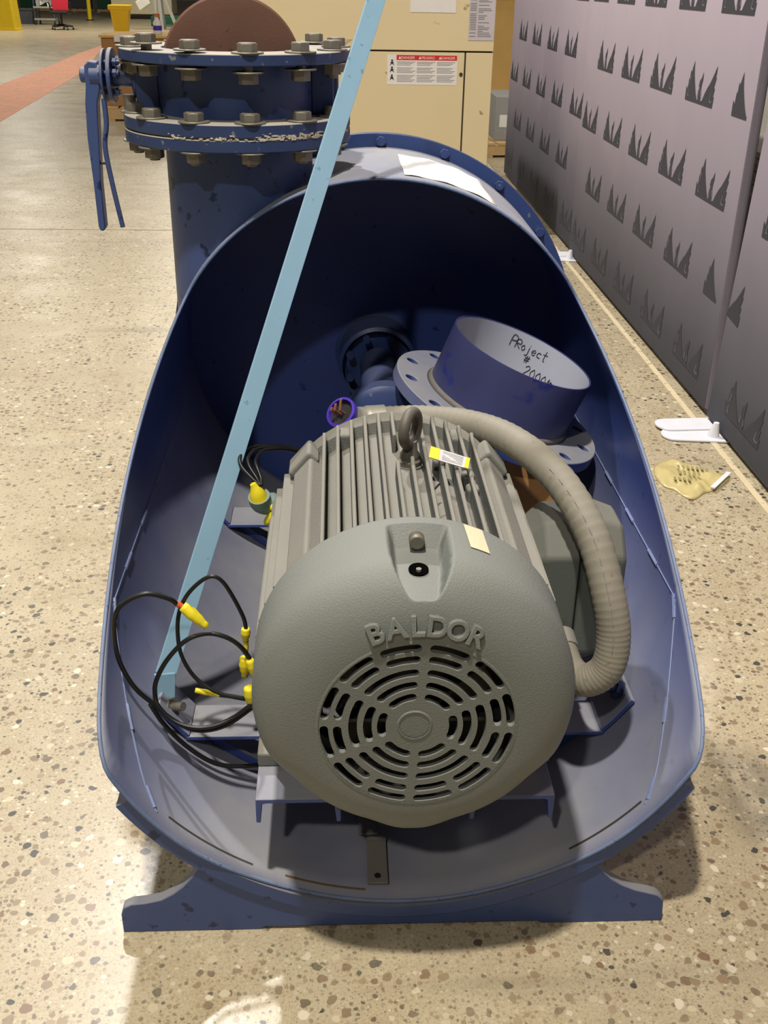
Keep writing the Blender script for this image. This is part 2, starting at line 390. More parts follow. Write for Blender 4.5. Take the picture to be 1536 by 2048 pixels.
# worn rim edge
rimp = [Vector(shell_pt(2*PI*i/NPH, rim_y(ZC-RS*math.cos(2*PI*i/NPH))-.002, RS)) for i in range(NPH)]
g = G(); n = 6
for i in range(NPH):
    pass
ring_v = []; 
for i, p in enumerate(rimp):
    t = (rimp[(i+1) % NPH]-rimp[i-1]).normalized(); rad = Vector((p.x-XC, 0, p.z-ZC)).normalized(); bn = t.cross(rad)
    ring_v += [p+(rad*math.cos(2*PI*q/n)+bn*math.sin(2*PI*q/n))*.0038 for q in range(n)]
g.add(ring_v, [(i*n+q, i*n+(q+1) % n, ((i+1) % NPH)*n+(q+1) % n, ((i+1) % NPH)*n+q) for i in range(NPH) for q in range(n)])
build(g, 'rim_edge', EDGE, house, smooth='all')
# weld seams of the added lip, inside the shell
def seam(pts, r=.0016):
    return G().tube(spline(pts, 3), r, 6)
def on_sh(z, y, side, dr=.004):
    a = math.acos((ZC-z)/RS); q = RS-dr
    return (XC+side*q*math.sin(a), y, ZC-q*math.cos(a))
for sd in (1, -1):
    zs = .494
    build(seam([on_sh(zs, y, sd) for y in (2.62, 2.4, 2.2, 2.0, 1.8, 1.62)]), 'weld_seam', WELD, house)
    build(seam([on_sh(z, y, sd) for z, y in ((.494, 1.615), (.472, 1.597), (.376, 1.487), (.306, 1.385), (.275, 1.345), (.262, 1.334))]), 'weld_seam', WELD, house)
    for z, y, z2, y2 in ((.494, 2.17, .494, 2.11), (.494, 1.98, .494, 1.92), (.494, 1.80, .494, 1.74), (.496, 1.63, .468, 1.592), (.372, 1.482, .345, 1.445), (.29, 1.366, .268, 1.338)):
        build(G().tube([on_sh(z, y, sd), on_sh((z+z2)/2, (y+y2)/2, sd), on_sh(z2, y2, sd)], .0038, 6), 'weld_bead', WELD, house)
for a, b in ((-.86, -.52), (-.40, -.12), (.60, .90)):
    build(G().tube([shell_pt(a+(b-a)*i/10, Y0+.03, RS-.0035) for i in range(11)], .0022, 5), 'weld_seam', mat('rusty_weld_line', (112, 84, 56), .8) if a == -.40 else DSTEEL, house)
# ring flange with bolts
RO = .5596
g = G().lathe([(RS+.0035, 0), (RO, 0), (RO, .014), (RS+.0035, .014), (RS+.0035, 0)], (XC, YR, ZC), n=128)
ringo = build(g, 'ring_flange', BLUEC, house, smooth=True, bevel=.002)
g = G().lathe([(RS+.0035, .018), (RO-.002, .018), (RO-.002, .034), (RS+.0035, .034), (RS+.0035, .018)], (XC, YR, ZC), n=128)
build(g, 'ring_flange', BLUEC, house, smooth=True)
bh = G().cyl((0, -.017, 0), (0, 0, 0), .0125, 6).cyl((0, -.003, 0), (0, 0, 0), .016, 16)
bolt0 = None
for i in range(20):
    a = 2*PI*(i+.05)/20
    p = Vector((XC+(RS+.019)*math.sin(a), YR, ZC+(RS+.019)*math.cos(a)))
    if bolt0 is None:
        gg = G(); gg.v = [v+p for v in bh.v]; gg.f = bh.f; gg.m = bh.m
        bolt0 = build(gg, 'flange_bolt', BLUEC, ringo)
    else: inst(bolt0, 'flange_bolt', ringo, WO[bolt0.name]+(p-Vector((XC+(RS+.019)*math.sin(2*PI*.0025), YR, ZC+(RS+.019)*math.cos(2*PI*.0025)))))
# inner bulkhead and rear cap
g = G().cyl((XC, 2.875, ZC), (XC, 2.897, ZC), RS-.002, 128)
build(g, 'bulkhead', BLUE, house, smooth=True)
g = G().lathe([(.02, .06), (.3, .05), (.40, .02), (.43, -.02), (.43, -.86)], (XC, 3.76, ZC), n=96)
build(g, 'rear_cap', BLUE, house, smooth='all')
# pump bearing housing on the bulkhead
SA, SZ = .112, .55
g = G().lathe([(0, 2.77), (.085, 2.77), (.1, 2.785), (.105, 2.87), (.12, 2.876)], (SA, 0, SZ), n=48)
bear = build(g, 'bearing_housing', BLUEC, house, smooth=True)
build(G().lathe([(.098, 2.745), (.108, 2.75), (.108, 2.77), (.098, 2.775), (.05, 2.775)], (SA, 0, SZ), n=48), 'bearing_rim', BLUEC, bear, smooth=True)
build(G().lathe([(.05, 2.34), (.05, 2.75)], (SA, 0, SZ), n=40), 'shaft_sleeve', BLUEC, bear, smooth=True)
build(G().lathe([(.0, 2.31), (.085, 2.31), (.098, 2.32), (.098, 2.36), (.05, 2.365)], (SA, 0, SZ), n=48), 'bearing_disc', BLUEC, bear, smooth=True)
for k in range(8):
    a = PI/8+k*PI/4
    c = Vector((SA+.083*math.cos(a), 2.75, SZ+.083*math.sin(a)))
    build(G().cyl(c, c-Vector((0, .016, 0)), .011, 6), 'bearing_bolt', BLUEC, bear)
build(G().cyl((SA, 1.84, SZ), (SA, 2.32, SZ), .034, 28), 'drive_shaft', DSTEEL, house, smooth=True)
# saddle feet
def arc_pts(r, a0, a1, n): return [(XC+r*math.sin(a0+(a1-a0)*i/n), ZC-r*math.cos(a0+(a1-a0)*i/n)) for i in range(n+1)]
for yy in (1.322, 2.72):
    band = arc_pts(RS+.0045, -1.02, 1.06, 48)+arc_pts(RS+.03, 1.06, -1.02, 48)
    build(G().prism(band, lambda u, v, d: (u, d, v), yy-.006, yy+.09), 'saddle_band', BLUED, house, smooth=True)
    L = [(-.379, 0), (-.379, .042), (-.374, .058), (-.360, .066), (-.335, .069), (-.308, .076), (-.286, .090), (-.268, .107), (-.252, .128), (-.237, .153)]
    Rr = [(.440, .150), (.456, .126), (.474, .105), (.496, .089), (.520, .077), (.545, .069), (.562, .063), (.574, .05), (.578, .0)]
    Rr = [(x, z) for x, z in Rr]
    aL = math.atan2(-.237-XC, ZC-.153); aR = math.atan2(.440-XC, ZC-.150)
    prof = L+arc_pts(RS+.012, aL, aR, 32)+Rr+[(.36, 0), (.35, .006), (-.13, .006), (-.14, 0)]
    foot = build(G().prism(prof, lambda u, v, d: (u, d, v), yy, yy+.02), 'saddle_foot', BLUED, house, smooth=True, bevel=.002)
# channel rails under the motor
for x0 in (-.137, .217):
    x1 = x0+.14; t = .009
    prof = [(x0, .25), (x0+t*.8, .25), (x0+t*1.2, .289), (x0+t*2, .291), (x1-t*2, .291), (x1-t*1.2, .289), (x1-t*.8, .25), (x1, .25), (x1, .3), (x0, .3)]
    build(G().prism(prof, lambda u, v, d: (u, d, v), 1.32, 2.5), 'channel_rail', BLUE, house, smooth=True, bevel=.0015)
# cross plates with turned-up ends
for yy, dep in ((1.545, .095), (2.385, .10)):
    zt = .249; t = .008
    xl = XC-math.sqrt((RS-.006)**2-(ZC-zt)**2); xr = XC+math.sqrt((RS-.006)**2-(ZC-zt)**2)
    cp = build(G().box(xl+.004, xr-.004, yy, yy+dep, zt-t, zt), 'cross_plate', BLUE, house, bevel=.001)
    rib = [(XC+r*math.sin(a), ZC-r*math.cos(a)) for r, rng in ((RS-.0045, range(-20, 21)), (RS-.022, range(20, -21, -1))) for a in [.82*q/20 for q in rng]]
    build(G().prism(rib, lambda u, v, d: (u, d, v), yy+dep*.45, yy+dep*.45+.008), 'cross_rib', BLUE, cp, smooth=True)
    for sd in (-1, 1):
        aa = math.acos((ZC-zt)/(RS-.012))
        pts = []
        for r in (RS-.008, RS-.017):
            seg = [(XC+sd*r*math.sin(aa+(.17 if yy < 2 else .1)*q/4), ZC-r*math.cos(aa+(.17 if yy < 2 else .1)*q/4)) for q in range(5)]
            pts += seg if r == RS-.008 else seg[::-1]
        build(G().prism(pts, lambda u, v, d: (u, d, v), yy+.0, yy+dep), 'turned_up_end', BLUE, cp, smooth=True, bevel=.001)
    c = Vector(on_sh(.296, yy+.05, 1, .016)); nrm = Vector((XC-c.x, 0, ZC-c.z)).normalized()
    build(G().cyl(c, c+nrm*.013, .015, 6).cyl(c, c+nrm*.024, .008, 12).cyl(c, c+nrm*.003, .02, 16), 'anchor_bolt', BLUEC, cp)
# loose strap tabs on the trough floor
g = G().box(.050, .086, 1.352, 1.452, .071, .076); g.box(.050, .086, 1.448, 1.453, .071, .085)
tb = build(g, 'floor_tab', mat('dusty_grey_tab', (122, 116, 108), .7, 0, .1, 20), house, bevel=.001)
build(G().cyl((.068, 1.368, .0755), (.068, 1.368, .0768), .006, 14), 'tab_hole', BLACK, tb)
tb = build(G().box(.036, .072, 1.462, 1.54, .08, .085), 'floor_tab', mat('dusty_grey_tab_back', (112, 108, 102), .7, 0, .1, 20), house, bevel=.001)
build(G().cyl((.054, 1.515, .0845), (.054, 1.515, .0858), .005, 14), 'tab_hole', BLACK, tb)
# paper sheet taped to the drum top
g = G(); vs = []; nu, nv = 14, 8
for i in range(nu+1):
    for j in range(nv+1):
        a = math.radians(5+24.5*i/nu); y = 2.438+(.30+.03*i/nu)*j/nv + .0*i
        r = RS+.0055+.0012*math.sin(i*1.3+j)
        vs.append((XC+r*math.sin(a), y, ZC+r*math.cos(a)))
g.add(vs, [(i*(nv+1)+j, i*(nv+1)+j+1, (i+1)*(nv+1)+j+1, (i+1)*(nv+1)+j) for i in range(nu) for j in range(nv)])
pp = build(g, 'paper_sheet', PAPER, None, smooth='all', label='white paper sheet taped on top of the blue drum', cat='paper')
sm = pp.modifiers.new('t', 'SOLIDIFY'); sm.thickness = .0006
# upright inlet pipe with its flange
XP, YP, RP, RFL = -.2262, 2.595, .1701, .2588
ZT, ZL = 1.3556, 1.2192
g = G(); n = 72; nz = 10; vs = []
for i in range(n):
    a = 2*PI*i/n; x = XP+RP*math.cos(a); y = YP+RP*math.sin(a)
    dx = abs(x-XC); zb = ZC+(math.sqrt(RS*RS-dx*dx) if dx < RS else 0)-.004
    vs += [(x, y, zb+(1.175-zb)*j/nz) for j in range(nz+1)]
g.add(vs, [(i*(nz+1)+j, i*(nz+1)+j+1, ((i+1) % n)*(nz+1)+j+1, ((i+1) % n)*(nz+1)+j) for i in range(n) for j in range(nz)])
build(g, 'inlet_pipe', BLUED, house, smooth='all')
BC = RFL*.893
BA = [math.radians(11+30*k) for k in range(12)]          # angle from the -Y side
bxy = [(XP+BC*math.sin(a), YP-BC*math.cos(a)) for a in BA]
def flange(z0, z1, name, mt, parent, rin, holes=True):
    me = flat_holes(circ(RFL, 96), [circ(rin, 64)]+([circ(.0135, 14, x-XP, y-YP) for x, y in bxy] if holes else []), z1-z0, .0022)
    return build(G().mesh(me, Matrix.Translation((XP, YP, (z0+z1)/2))), name, mt, parent, smooth=True, bevel=.002)
flange(ZL-.057, ZL-.031, 'pipe_flange', FLG, house, RP-.012)

# ------------------------------------------------------------------ butterfly valve
valve = empty('butterfly_valve', (XP, YP, ZL-.028), 'navy butterfly valve with bolted flanges, rusty disc and hand lever on the upright pipe', 'valve')
ga = G().lathe([(RP, ZL-.0305), (RFL-.007, ZL-.0305), (RFL-.007, ZL-.0275), (RP, ZL-.0275), (RP, ZL-.0305)], (XP, YP, 0), (0, 0, 1), 96)
build(ga, 'gasket', GASKET, valve)
# torn gasket scraps stuck to the flange edge
g = G()
for i in range(170):
    a = math.radians(random.choice((random.uniform(-30, 75), random.uniform(15, 62)))); z = ZL-.029+random.uniform(-.004, .012)*random.random(); r = RFL+.0006
    s1 = random.uniform(.0012, .006); s2 = random.uniform(.0005, .0022); c = Vector((XP+r*math.sin(a), YP-r*math.cos(a), z)); t = Vector((math.cos(a), math.sin(a), 0))
    g.obox(c, t*s1+Vector((0, 0, random.uniform(-.001, .001))), Vector((0, 0, s2))+t*random.uniform(-.001, .001), Vector((math.sin(a), -math.cos(a), 0))*.0006)
gs = build(g, 'gasket_scrap', GASKET, valve); gs['kind'] = 'stuff'
flange(ZL-.027, ZL, 'lower_flange', FLG, valve, RP-.005)
flange(ZT-.023, ZT, 'upper_flange', FLG, valve, RP-.005)
build(G().lathe([(RP-.004, ZL-.002), (RP+.008, ZL-.002), (RP+.008, ZT-.021), (RP-.004, ZT-.021), (RP-.004, ZL-.002)], (XP, YP, 0), (0, 0, 1), 72), 'valve_body', BLUED, valve, smooth=True)
for sd in (-1, 1):
    g = G().cyl((XP+sd*.165, YP, 1.287), (XP+sd*.232, YP, 1.287), .044, 28); g.box(*sorted((XP+sd*.17, XP+sd*.222)), YP-.052, YP+.052, ZL+.001, ZT-.024)
    build(g, 'valve_neck', BLUED, valve, smooth=True, bevel=.004)
ZV = 1.294
build(G().cyl((XP-.222, 2.58, ZV), (-.552, 2.58, ZV), .024, 28), 'valve_stem', BLUED, valve, smooth=True)
# disc, turned open so it stands upright in the bore
g = G(); R_ = .158
g.lathe([(0, -.012), (R_*.8, -.010), (R_-.004, -.006), (R_, 0), (R_-.004, .006), (R_*.8, .010), (0, .012)], (0, 0, 0), (0, 1, 0), 72)
g.xf(Matrix.Translation((XP-.008, YP, 1.307)) @ Matrix.Rotation(math.radians(8), 4, 'Z') @ Matrix.Rotation(math.radians(7), 4, 'X'))
build(g, 'valve_disc', RUST, valve, smooth=True)
build(G().cyl((-.5225, 2.58, ZV), (-.5165, 2.58, ZV), .056, 40).cyl((-.508, 2.58, ZV), (-.499, 2.58, ZV), .058, 40), 'notch_plate', BLUED, valve, smooth=True, bevel=.001)
for dy, dz in ((-.02, .028), (-.028, .006), (.02, .03), (-.012, -.034)):
    build(G().cyl((-.53, 2.58+dy, ZV+dz), (-.484, 2.58+dy, ZV+dz), .0055, 10).cyl((-.497, 2.58+dy, ZV+dz), (-.489, 2.58+dy, ZV+dz), .010, 6), 'plate_screw', BLUEC, valve)
lv = [(-.552, 1.325), (-.534, 1.322), (-.531, 1.268), (-.541, 1.235), (-.545, 1.16), (-.551, 1.06), (-.551, .958), (-.555, .950), (-.563, .950), (-.567, .960), (-.568, 1.06), (-.571, 1.16), (-.568, 1.235), (-.563, 1.27), (-.562, 1.315)]
lev = build(G().prism(lv, lambda u, v, d: (u, d, v), 2.562, 2.598), 'lever', BLUED, valve, smooth=True, bevel=.003, seg=3)
build(G().cyl((-.575, 2.58, ZV), (-.56, 2.58, ZV), .017, 20), 'lever_hub', BLUED, lev, smooth=True, bevel=.003)
build(G().tube(spline([(-.527, 2.575, 1.245), (-.527, 2.575, 1.19), (-.535, 2.575, 1.14), (-.527, 2.575, 1.06), (-.512, 2.575, .957)], 6), .0058, 10), 'lever_trigger', BLUED, lev, smooth=True)
build(G().cyl((-.57, 2.575, 1.105), (-.53, 2.575, 1.105), .004, 10), 'lever_pin', DSTEEL, lev)
# bolts, washers and nuts
def hexb(d): return G().cyl((0, 0, .004), (0, 0, .0195), .0215, 6).cyl((0, 0, .0195), (0, 0, .021), .0185, 24).cyl((0, 0, -d), (0, 0, .004), .0115, 16)
hb, hbs = hexb(.087), hexb(.056)
ws = G().cyl((0, 0, 0), (0, 0, .0035), .034, 28)
nt_ = G().cyl((0, 0, 0), (0, 0, .021), .0215, 6)
def place(gsrc, name, mt, parent, loc, ang, cache={}):
    if name not in cache:
        q = G(); q.v = [v+Vector(loc) for v in gsrc.v]; q.f = gsrc.f; q.m = gsrc.m
        o = build(q, name, mt, parent, smooth=True, bevel=.0012); cache[name] = (o, WO[o.name]-Vector(loc)); return o
    s, off = cache[name]
    return inst(s, name, parent, Vector(loc)+off, Quaternion((0, 0, 1), ang) if ang else None)
for k, (x, y) in enumerate(bxy):
    lift = (0, 0, 0, 0, .003, .018, .012, 0, 0, 0, .012, .004)[k]
    b = place(hbs, 'flange_bolt_short', STEEL, valve, (x, y, ZT+lift), random.uniform(0, 1.05))
    place(ws, 'washer', STEEL, b, (x, y, ZT+.0003+lift), 0)
    drop = (.010, .006, 0, .004, .0, .0, .004, .006, 0, .004, .002, .004)[k]
    place(ws, 'washer', STEEL, b, (x, y, ZT-.0275-drop), 0)
    place(nt_, 'nut', STEEL, b, (x, y, ZT-.0485-drop), random.uniform(0, 1))
    b = place(hb, 'flange_bolt_long', STEEL, valve, (x, y, ZL), random.uniform(0, 1.05))
    place(ws, 'washer', STEEL, b, (x, y, ZL+.0003), 0)
    place(ws, 'washer', STEEL, b, (x, y, ZL-.061), 0)
    place(nt_, 'nut', STEEL, b, (x, y, ZL-.082), random.uniform(0, 1))
build(G().cyl((XP-.243, YP-.02, ZL-.0), (XP-.243, YP-.02, ZL+.035), .014, 18), 'threaded_stud', STEEL, valve, smooth=True)

# ------------------------------------------------------------------ electric motor
MX, MZ = .112, .55
motor = empty('electric_motor', (MX, 1.6, .3), 'dusty grey finned electric motor with slotted fan cover, standing on the channel rails', 'motor')
build(G().lathe([(0, 1.36), (.205, 1.36), (.205, 1.80), (.0, 1.80)], (MX, 0, MZ), n=72), 'motor_frame', GREY, motor, smooth=True)
build(G().lathe([(.205, 1.785), (.226, 1.79), (.23, 1.80), (.23, 1.825), (.2, 1.845), (.1, 1.86), (.06, 1.90), (0, 1.90)], (MX, 0, MZ), n=72), 'end_bracket', GREY, motor, smooth=True)
for k in range(12):      # upright cooling fins on top
    dx = -.136+k*.0247; x = MX+dx; r = .243
    zt = MZ+math.sqrt(r*r-dx*dx); zb = MZ+math.sqrt(.203**2-dx*dx)-.004
    yb = 1.80
    if k in (5, 6): segs = ((1.36, 1.585), (1.69, yb)) if k == 5 else ((1.36, 1.60), (1.675, yb))
    else: segs = ((1.36, yb),)
    for ya, ye in segs:
        prof = [(ya, zb), (ye, zb), (ye, zt-.022), (ye-.012, zt+.002), (ye-.03, zt-.004), (ya, zt-.003)]
        g = G().prism(prof, lambda u, v, d, x=x: (x+d, u, v), -.0034, .0034)
        build(g, 'cooling_fin', GREY, motor, bevel=.0022, smooth=True)
for sd in (-1, 1):       # side fins lie flat
    for k in range(9):
        dz = -.12+k*.03; 
        xo = math.sqrt(.243**2-dz*dz); xi = math.sqrt(.203**2-dz*dz)-.004
        x0, x1 = sorted((MX+sd*xi, MX+sd*xo))
        build(G().box(x0, x1, 1.374, 1.80-(.02 if k > 5 else 0), MZ+dz-.0036, MZ+dz+.0036), 'cooling_fin', GREY, motor, bevel=.002)
    # cast corner pads between the top and side fins
    a = math.radians(50)
    c = Vector((MX+sd*.218*math.cos(math.radians(41)), 1.587, MZ+.218*math.sin(math.radians(41))))
    rd = Vector((sd*math.cos(math.radians(41)), 0, math.sin(math.radians(41)))); tg = Vector((-rd.z, 0, rd.x))
    build(G().obox(c, rd*.017, tg*.025, Vector((0, .212, 0))), 'frame_pad', GREY, motor, bevel=.006, seg=3)
    c2 = c+Vector((0, .19, 0))+rd*.012
    build(G().obox(c2, rd*.014, tg*.03, Vector((0, .032, 0))), 'frame_lug', GREY, motor, bevel=.006, seg=3)
for x, y0, y1 in ((MX-.098, 1.76, 1.80), (MX+.106, 1.755, 1.80), (MX+.11, 1.60, 1.625), (MX+.112, 1.55, 1.575), (MX+.06, 1.61, 1.63)):
    z0 = MZ+math.sqrt(.203**2-(x-MX)**2)-.01
    build(G().box(x-.011, x+.011, y0, y1, z0, z0+.042), 'frame_boss', GREY, motor, bevel=.006, seg=3)
# mounting feet
for sx in (-1, 1):
    for fy in (1.40, 1.68):
        xf = MX+sx*.205
        g = G().box(xf-.045, xf+.045, fy, fy+.09, .3, .328)
        g.add([(xf-sx*.035, fy, .328), (xf+sx*.02, fy, .328), (xf-sx*.01, fy, .42), (xf-sx*.06, fy, .42), (xf-sx*.035, fy+.09, .328), (xf+sx*.02, fy+.09, .328), (xf-sx*.01, fy+.09, .42), (xf-sx*.06, fy+.09, .42)],
              [(0, 1, 2, 3), (4, 5, 6, 7), (0, 1, 5, 4), (1, 2, 6, 5), (2, 3, 7, 6), (3, 0, 4, 7)])
        ft = build(g, 'motor_foot', GREY, motor, bevel=.004)
        build(G().cyl((xf+sx*.03, fy+.045, .328), (xf+sx*.03, fy+.045, .343), .014, 6), 'foot_bolt', STEEL, ft)
# fan cover: dome with a recessed pocket, then the slotted front
YG, RG, RCV = 1.19, .141, .2405
def cov_prof(t):        # t 0..1 from grille edge to the rear edge -> (r, y)
    if t < .62:
        a = t/.62*PI/2; return (RG+(RCV-RG)*math.sin(a)**.92, YG+.078*(1-math.cos(a))**1.0)
    q = (t-.62)/.38; return (RCV+.002*q, YG+.078+(1.372-YG-.078)*q)
NA, NT = 540, 96
g = G(); vs = []
def sstep(a, b, x):
    t = max(0, min(1, (x-a)/(b-a))); return t*t*(3-2*t)
for i in range(NA):
    a = 2*PI*i/NA    # measured from the top, positive to +x
    low = sstep(.34, .62, -math.cos(a))*sstep(.05, .35, abs(math.sin(a)))
    for j in range(NT+1):
        r, y = cov_prof(j/NT)
        da = (a+PI) % (2*PI)-PI
        k = 1-.05*low*sstep(RG, RCV, r)
        # pocket
        if abs(da) < .5 and r > .17:
            u = da*r-.004
            yv = sstep(1.200, 1.30, y); yc = max(0, min(1, (1.250-y)/.045)); hw = (.034+.010*yv)*math.sqrt(max(0, 1-yc*yc*.8))
            inside = 1-sstep(hw-.006, hw+.003, abs(u))
            top = 1-sstep(1.352, 1.357, y)
            bot = sstep(1.204, 1.211, y)
            floor_r = .176+.024*sstep(1.20, 1.34, y)
            floor_r = .182+(y-1.21)*.15
            target = min(r, floor_r) if y < 1.352 else r
            r2 = r+(target-r)*inside*top*bot
            r = r2
        vs.append((MX+r*k*math.sin(a), y, MZ+r*k*math.cos(a)))
kk = NT+1
g.add(vs, [(i*kk+j, i*kk+j+1, ((i+1) % NA)*kk+j+1, ((i+1) % NA)*kk+j) for i in range(NA) for j in range(NT)])
cover = build(g, 'fan_cover', GREYC, motor, smooth='all')
so = cover.modifiers.new('wall', 'SOLIDIFY'); so.thickness = .004; so.offset = -1
slots = []; tilt = math.radians(-3.5)
def slot(rm, a0, a1, w):
    pts = []; n = 12; h = w/2; da = h/rm; a0 += da; a1 -= da
    pts += [((rm+h)*math.cos(a0+(a1-a0)*i/n), (rm+h)*math.sin(a0+(a1-a0)*i/n)) for i in range(n+1)]
    c = (rm*math.cos(a1), rm*math.sin(a1)); pts += [(c[0]+h*math.cos(a1+PI*i/6), c[1]+h*math.sin(a1+PI*i/6)) for i in range(1, 6)]
    pts += [((rm-h)*math.cos(a1+(a0-a1)*i/n), (rm-h)*math.sin(a1+(a0-a1)*i/n)) for i in range(n+1)]
    c = (rm*math.cos(a0), rm*math.sin(a0)); pts += [(c[0]+h*math.cos(a0+PI+PI*i/6), c[1]+h*math.sin(a0+PI+PI*i/6)) for i in range(1, 6)]
    return pts
for ri, rm in enumerate((.0515, .0715, .0925, .1145, .1335)):
    nseg = 6 if ri < 3 else 12
    for q in range(nseg):
        st = 2*PI/nseg; gap = .0056/rm
        slots.append(slot(rm, PI/2+tilt+q*st+gap, PI/2+tilt+(q+1)*st-gap, .0124))
me = flat_holes(circ(RG+.001, 128), slots, .008)
Mg = frame((MX, YG+.004, MZ), (1, 0, 0), (0, 0, 1), (0, -1, 0))
build(G().mesh(me, Mg), 'slotted_grille', GREYC, cover, smooth=True, bevel=.0016, seg=3)
build(G().lathe([(.022, -.0012), (.024, -.0016), (.026, 0)], (MX-.004, YG, MZ+.002), n=40), 'centre_ring', GREYC, cover, smooth=True)
build(G().lathe([(RG+.0005, -.0022), (RG+.003, -.0022), (RG+.006, .0)], (MX, YG+.0012, MZ), n=96), 'grille_step', GREYC, cover, smooth=True)
# fan behind the slots
g = G().cyl((MX, 1.235, MZ), (MX, 1.24, MZ), .12, 40)
for k in range(8):
    a = k*PI/4; d = Vector((math.cos(a), 0, math.sin(a))); t = Vector((-d.z, 0, d.x))
    g.obox(Vector((MX, 1.225, MZ))+d*.075, d*.06, t*.003, Vector((0, .02, 0)))
build(g, 'cooling_fan', BLACK, motor)
# raised letters on the dome
rl = RG+.0135
for k, ch in enumerate('BALDOR'):
    a = math.radians((-21.5, -11.6, -1.8, 7.4, 17.2, 26.4)[k])
    tt = .0
    r0, y0 = RG+.0075, YG+.0008
    # outward normal of the dome at the letter band
    dr = .019; # letter height along the profile
    tA = .06; pr0 = cov_prof(.05); pr1 = cov_prof(.19)
    dv = Vector((0, pr1[1]-pr0[1], pr1[0]-pr0[0])).normalized()
    rad = Vector((math.sin(a), 0, math.cos(a))); tan = Vector((math.cos(a), 0, -math.sin(a)))
    upv = rad*dv.z+Vector((0, 1, 0))*dv.y; nrm = tan.cross(upv)
    o = Vector((MX, pr0[1], MZ))+rad*pr0[0]+nrm*.0005
    me = text_mesh(ch, .040, .0066, .0014)
    build(G().mesh(me, frame(o, tan, upv, nrm)), 'raised_letter', GREYC, cover, smooth=True, normals=False)
# pocket bolt and hole
zb = MZ+.1835+.098*.155
build(G().cyl((MX+.003, 1.352, MZ+.219), (MX+.003, 1.334, MZ+.2185), .0115, 18), 'pocket_bolt', STEEL, cover, smooth=True, bevel=.002)
pr = .182+(1.296-1.21)*.15+.0014
hd = Vector((0, 1, .155)).normalized(); nn = Vector((0, -.155, 1)).normalized()
hc = Vector((MX+.003, 1.296, MZ+pr))
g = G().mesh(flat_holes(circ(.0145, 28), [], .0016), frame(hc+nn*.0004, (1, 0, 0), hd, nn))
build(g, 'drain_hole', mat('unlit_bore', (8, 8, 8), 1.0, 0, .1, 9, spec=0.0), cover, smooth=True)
build(G().cyl(hc+Vector((0, -.004, .0)), hc+Vector((0, -.004, .004)), .004, 12), 'hole_stud', STEEL, cover)
# eyebolt
g = G(); ec = Vector((.1235, 1.64, .822)); n1, n2 = 40, 14; vs = []
ux = Vector((math.cos(math.radians(62)), math.sin(math.radians(62)), 0)); uz = Vector((0, 0, 1))
for i in range(n1):
    a = 2*PI*i/n1; d = ux*math.cos(a)+uz*math.sin(a); nrm = ux.cross(uz)
    for j in range(n2):
        b = 2*PI*j/n2; vs.append(ec+d*(.028+.0095*math.cos(b))+nrm*.0095*math.sin(b))
g.add(vs, [(i*n2+j, i*n2+(j+1) % n2, ((i+1) % n1)*n2+(j+1) % n2, ((i+1) % n1)*n2+j) for i in range(n1) for j in range(n2)])
g.lathe([(0, .745), (.021, .745), (.021, .765), (.017, .768), (.017, .776), (.013, .782), (.012, .80), (0, .80)], (ec.x, ec.y, 0), (0, 0, 1), 28)
build(g, 'eyebolt', mat('dark_grey_eyebolt', (96, 92, 84), .5, .2, .12, 30, .3), motor, smooth=True)
build(G().lathe([(.026, .72), (.024, .735), (.0235, .757), (0, .757)], (ec.x, ec.y, 0), (0, 0, 1), 24), 'eyebolt_boss', GREY, motor, smooth=True)
# terminal box with chamfered back plate and lid
tx0, tx1, ty0, ty1, tz0, tz1 = .372, .455, 1.60, 1.785, .365, .640
prof = [(ty0+.03, tz0), (ty1-.03, tz0), (ty1, tz0+.03), (ty1, tz1-.05), (ty1-.05, tz1), (ty0+.05, tz1), (ty0, tz1-.05), (ty0, tz0+.03)]
g = G(); n = len(prof); cy, cz = (ty0+ty1)/2, (tz0+tz1)/2
lay = [(.335, .72), (.372, .98), (.43, 1.0)]
vs = [(x, cy+(y-cy)*s, cz+(z-cz)*s) for x, s in lay for y, z in prof]
g.add(vs, [(l*n+i, l*n+(i+1) % n, (l+1)*n+(i+1) % n, (l+1)*n+i) for l in range(2) for i in range(n)]+[tuple(range(n)), tuple(range(2*n, 3*n))])
tbx = build(g, 'terminal_box', GREYB, motor, bevel=.006, seg=3)
g = G(); lay = [(.432, 1.05), (.462, 1.05), (.508, .93), (.518, .86)]
vs = [(x, cy+(y-cy)*s, cz+(z-cz)*s) for x, s in lay for y, z in prof]
g.add(vs, [(l*n+i, l*n+(i+1) % n, (l+1)*n+(i+1) % n, (l+1)*n+i) for l in range(3) for i in range(n)]+[tuple(range(n)), tuple(range(3*n, 4*n))])
build(g, 'box_lid', GREYB, tbx, bevel=.008, seg=3)
build(G().cyl((.30, cy, .56), (.345, cy, .56), .07, 36), 'box_neck', GREY, tbx, smooth=True, bevel=.006)
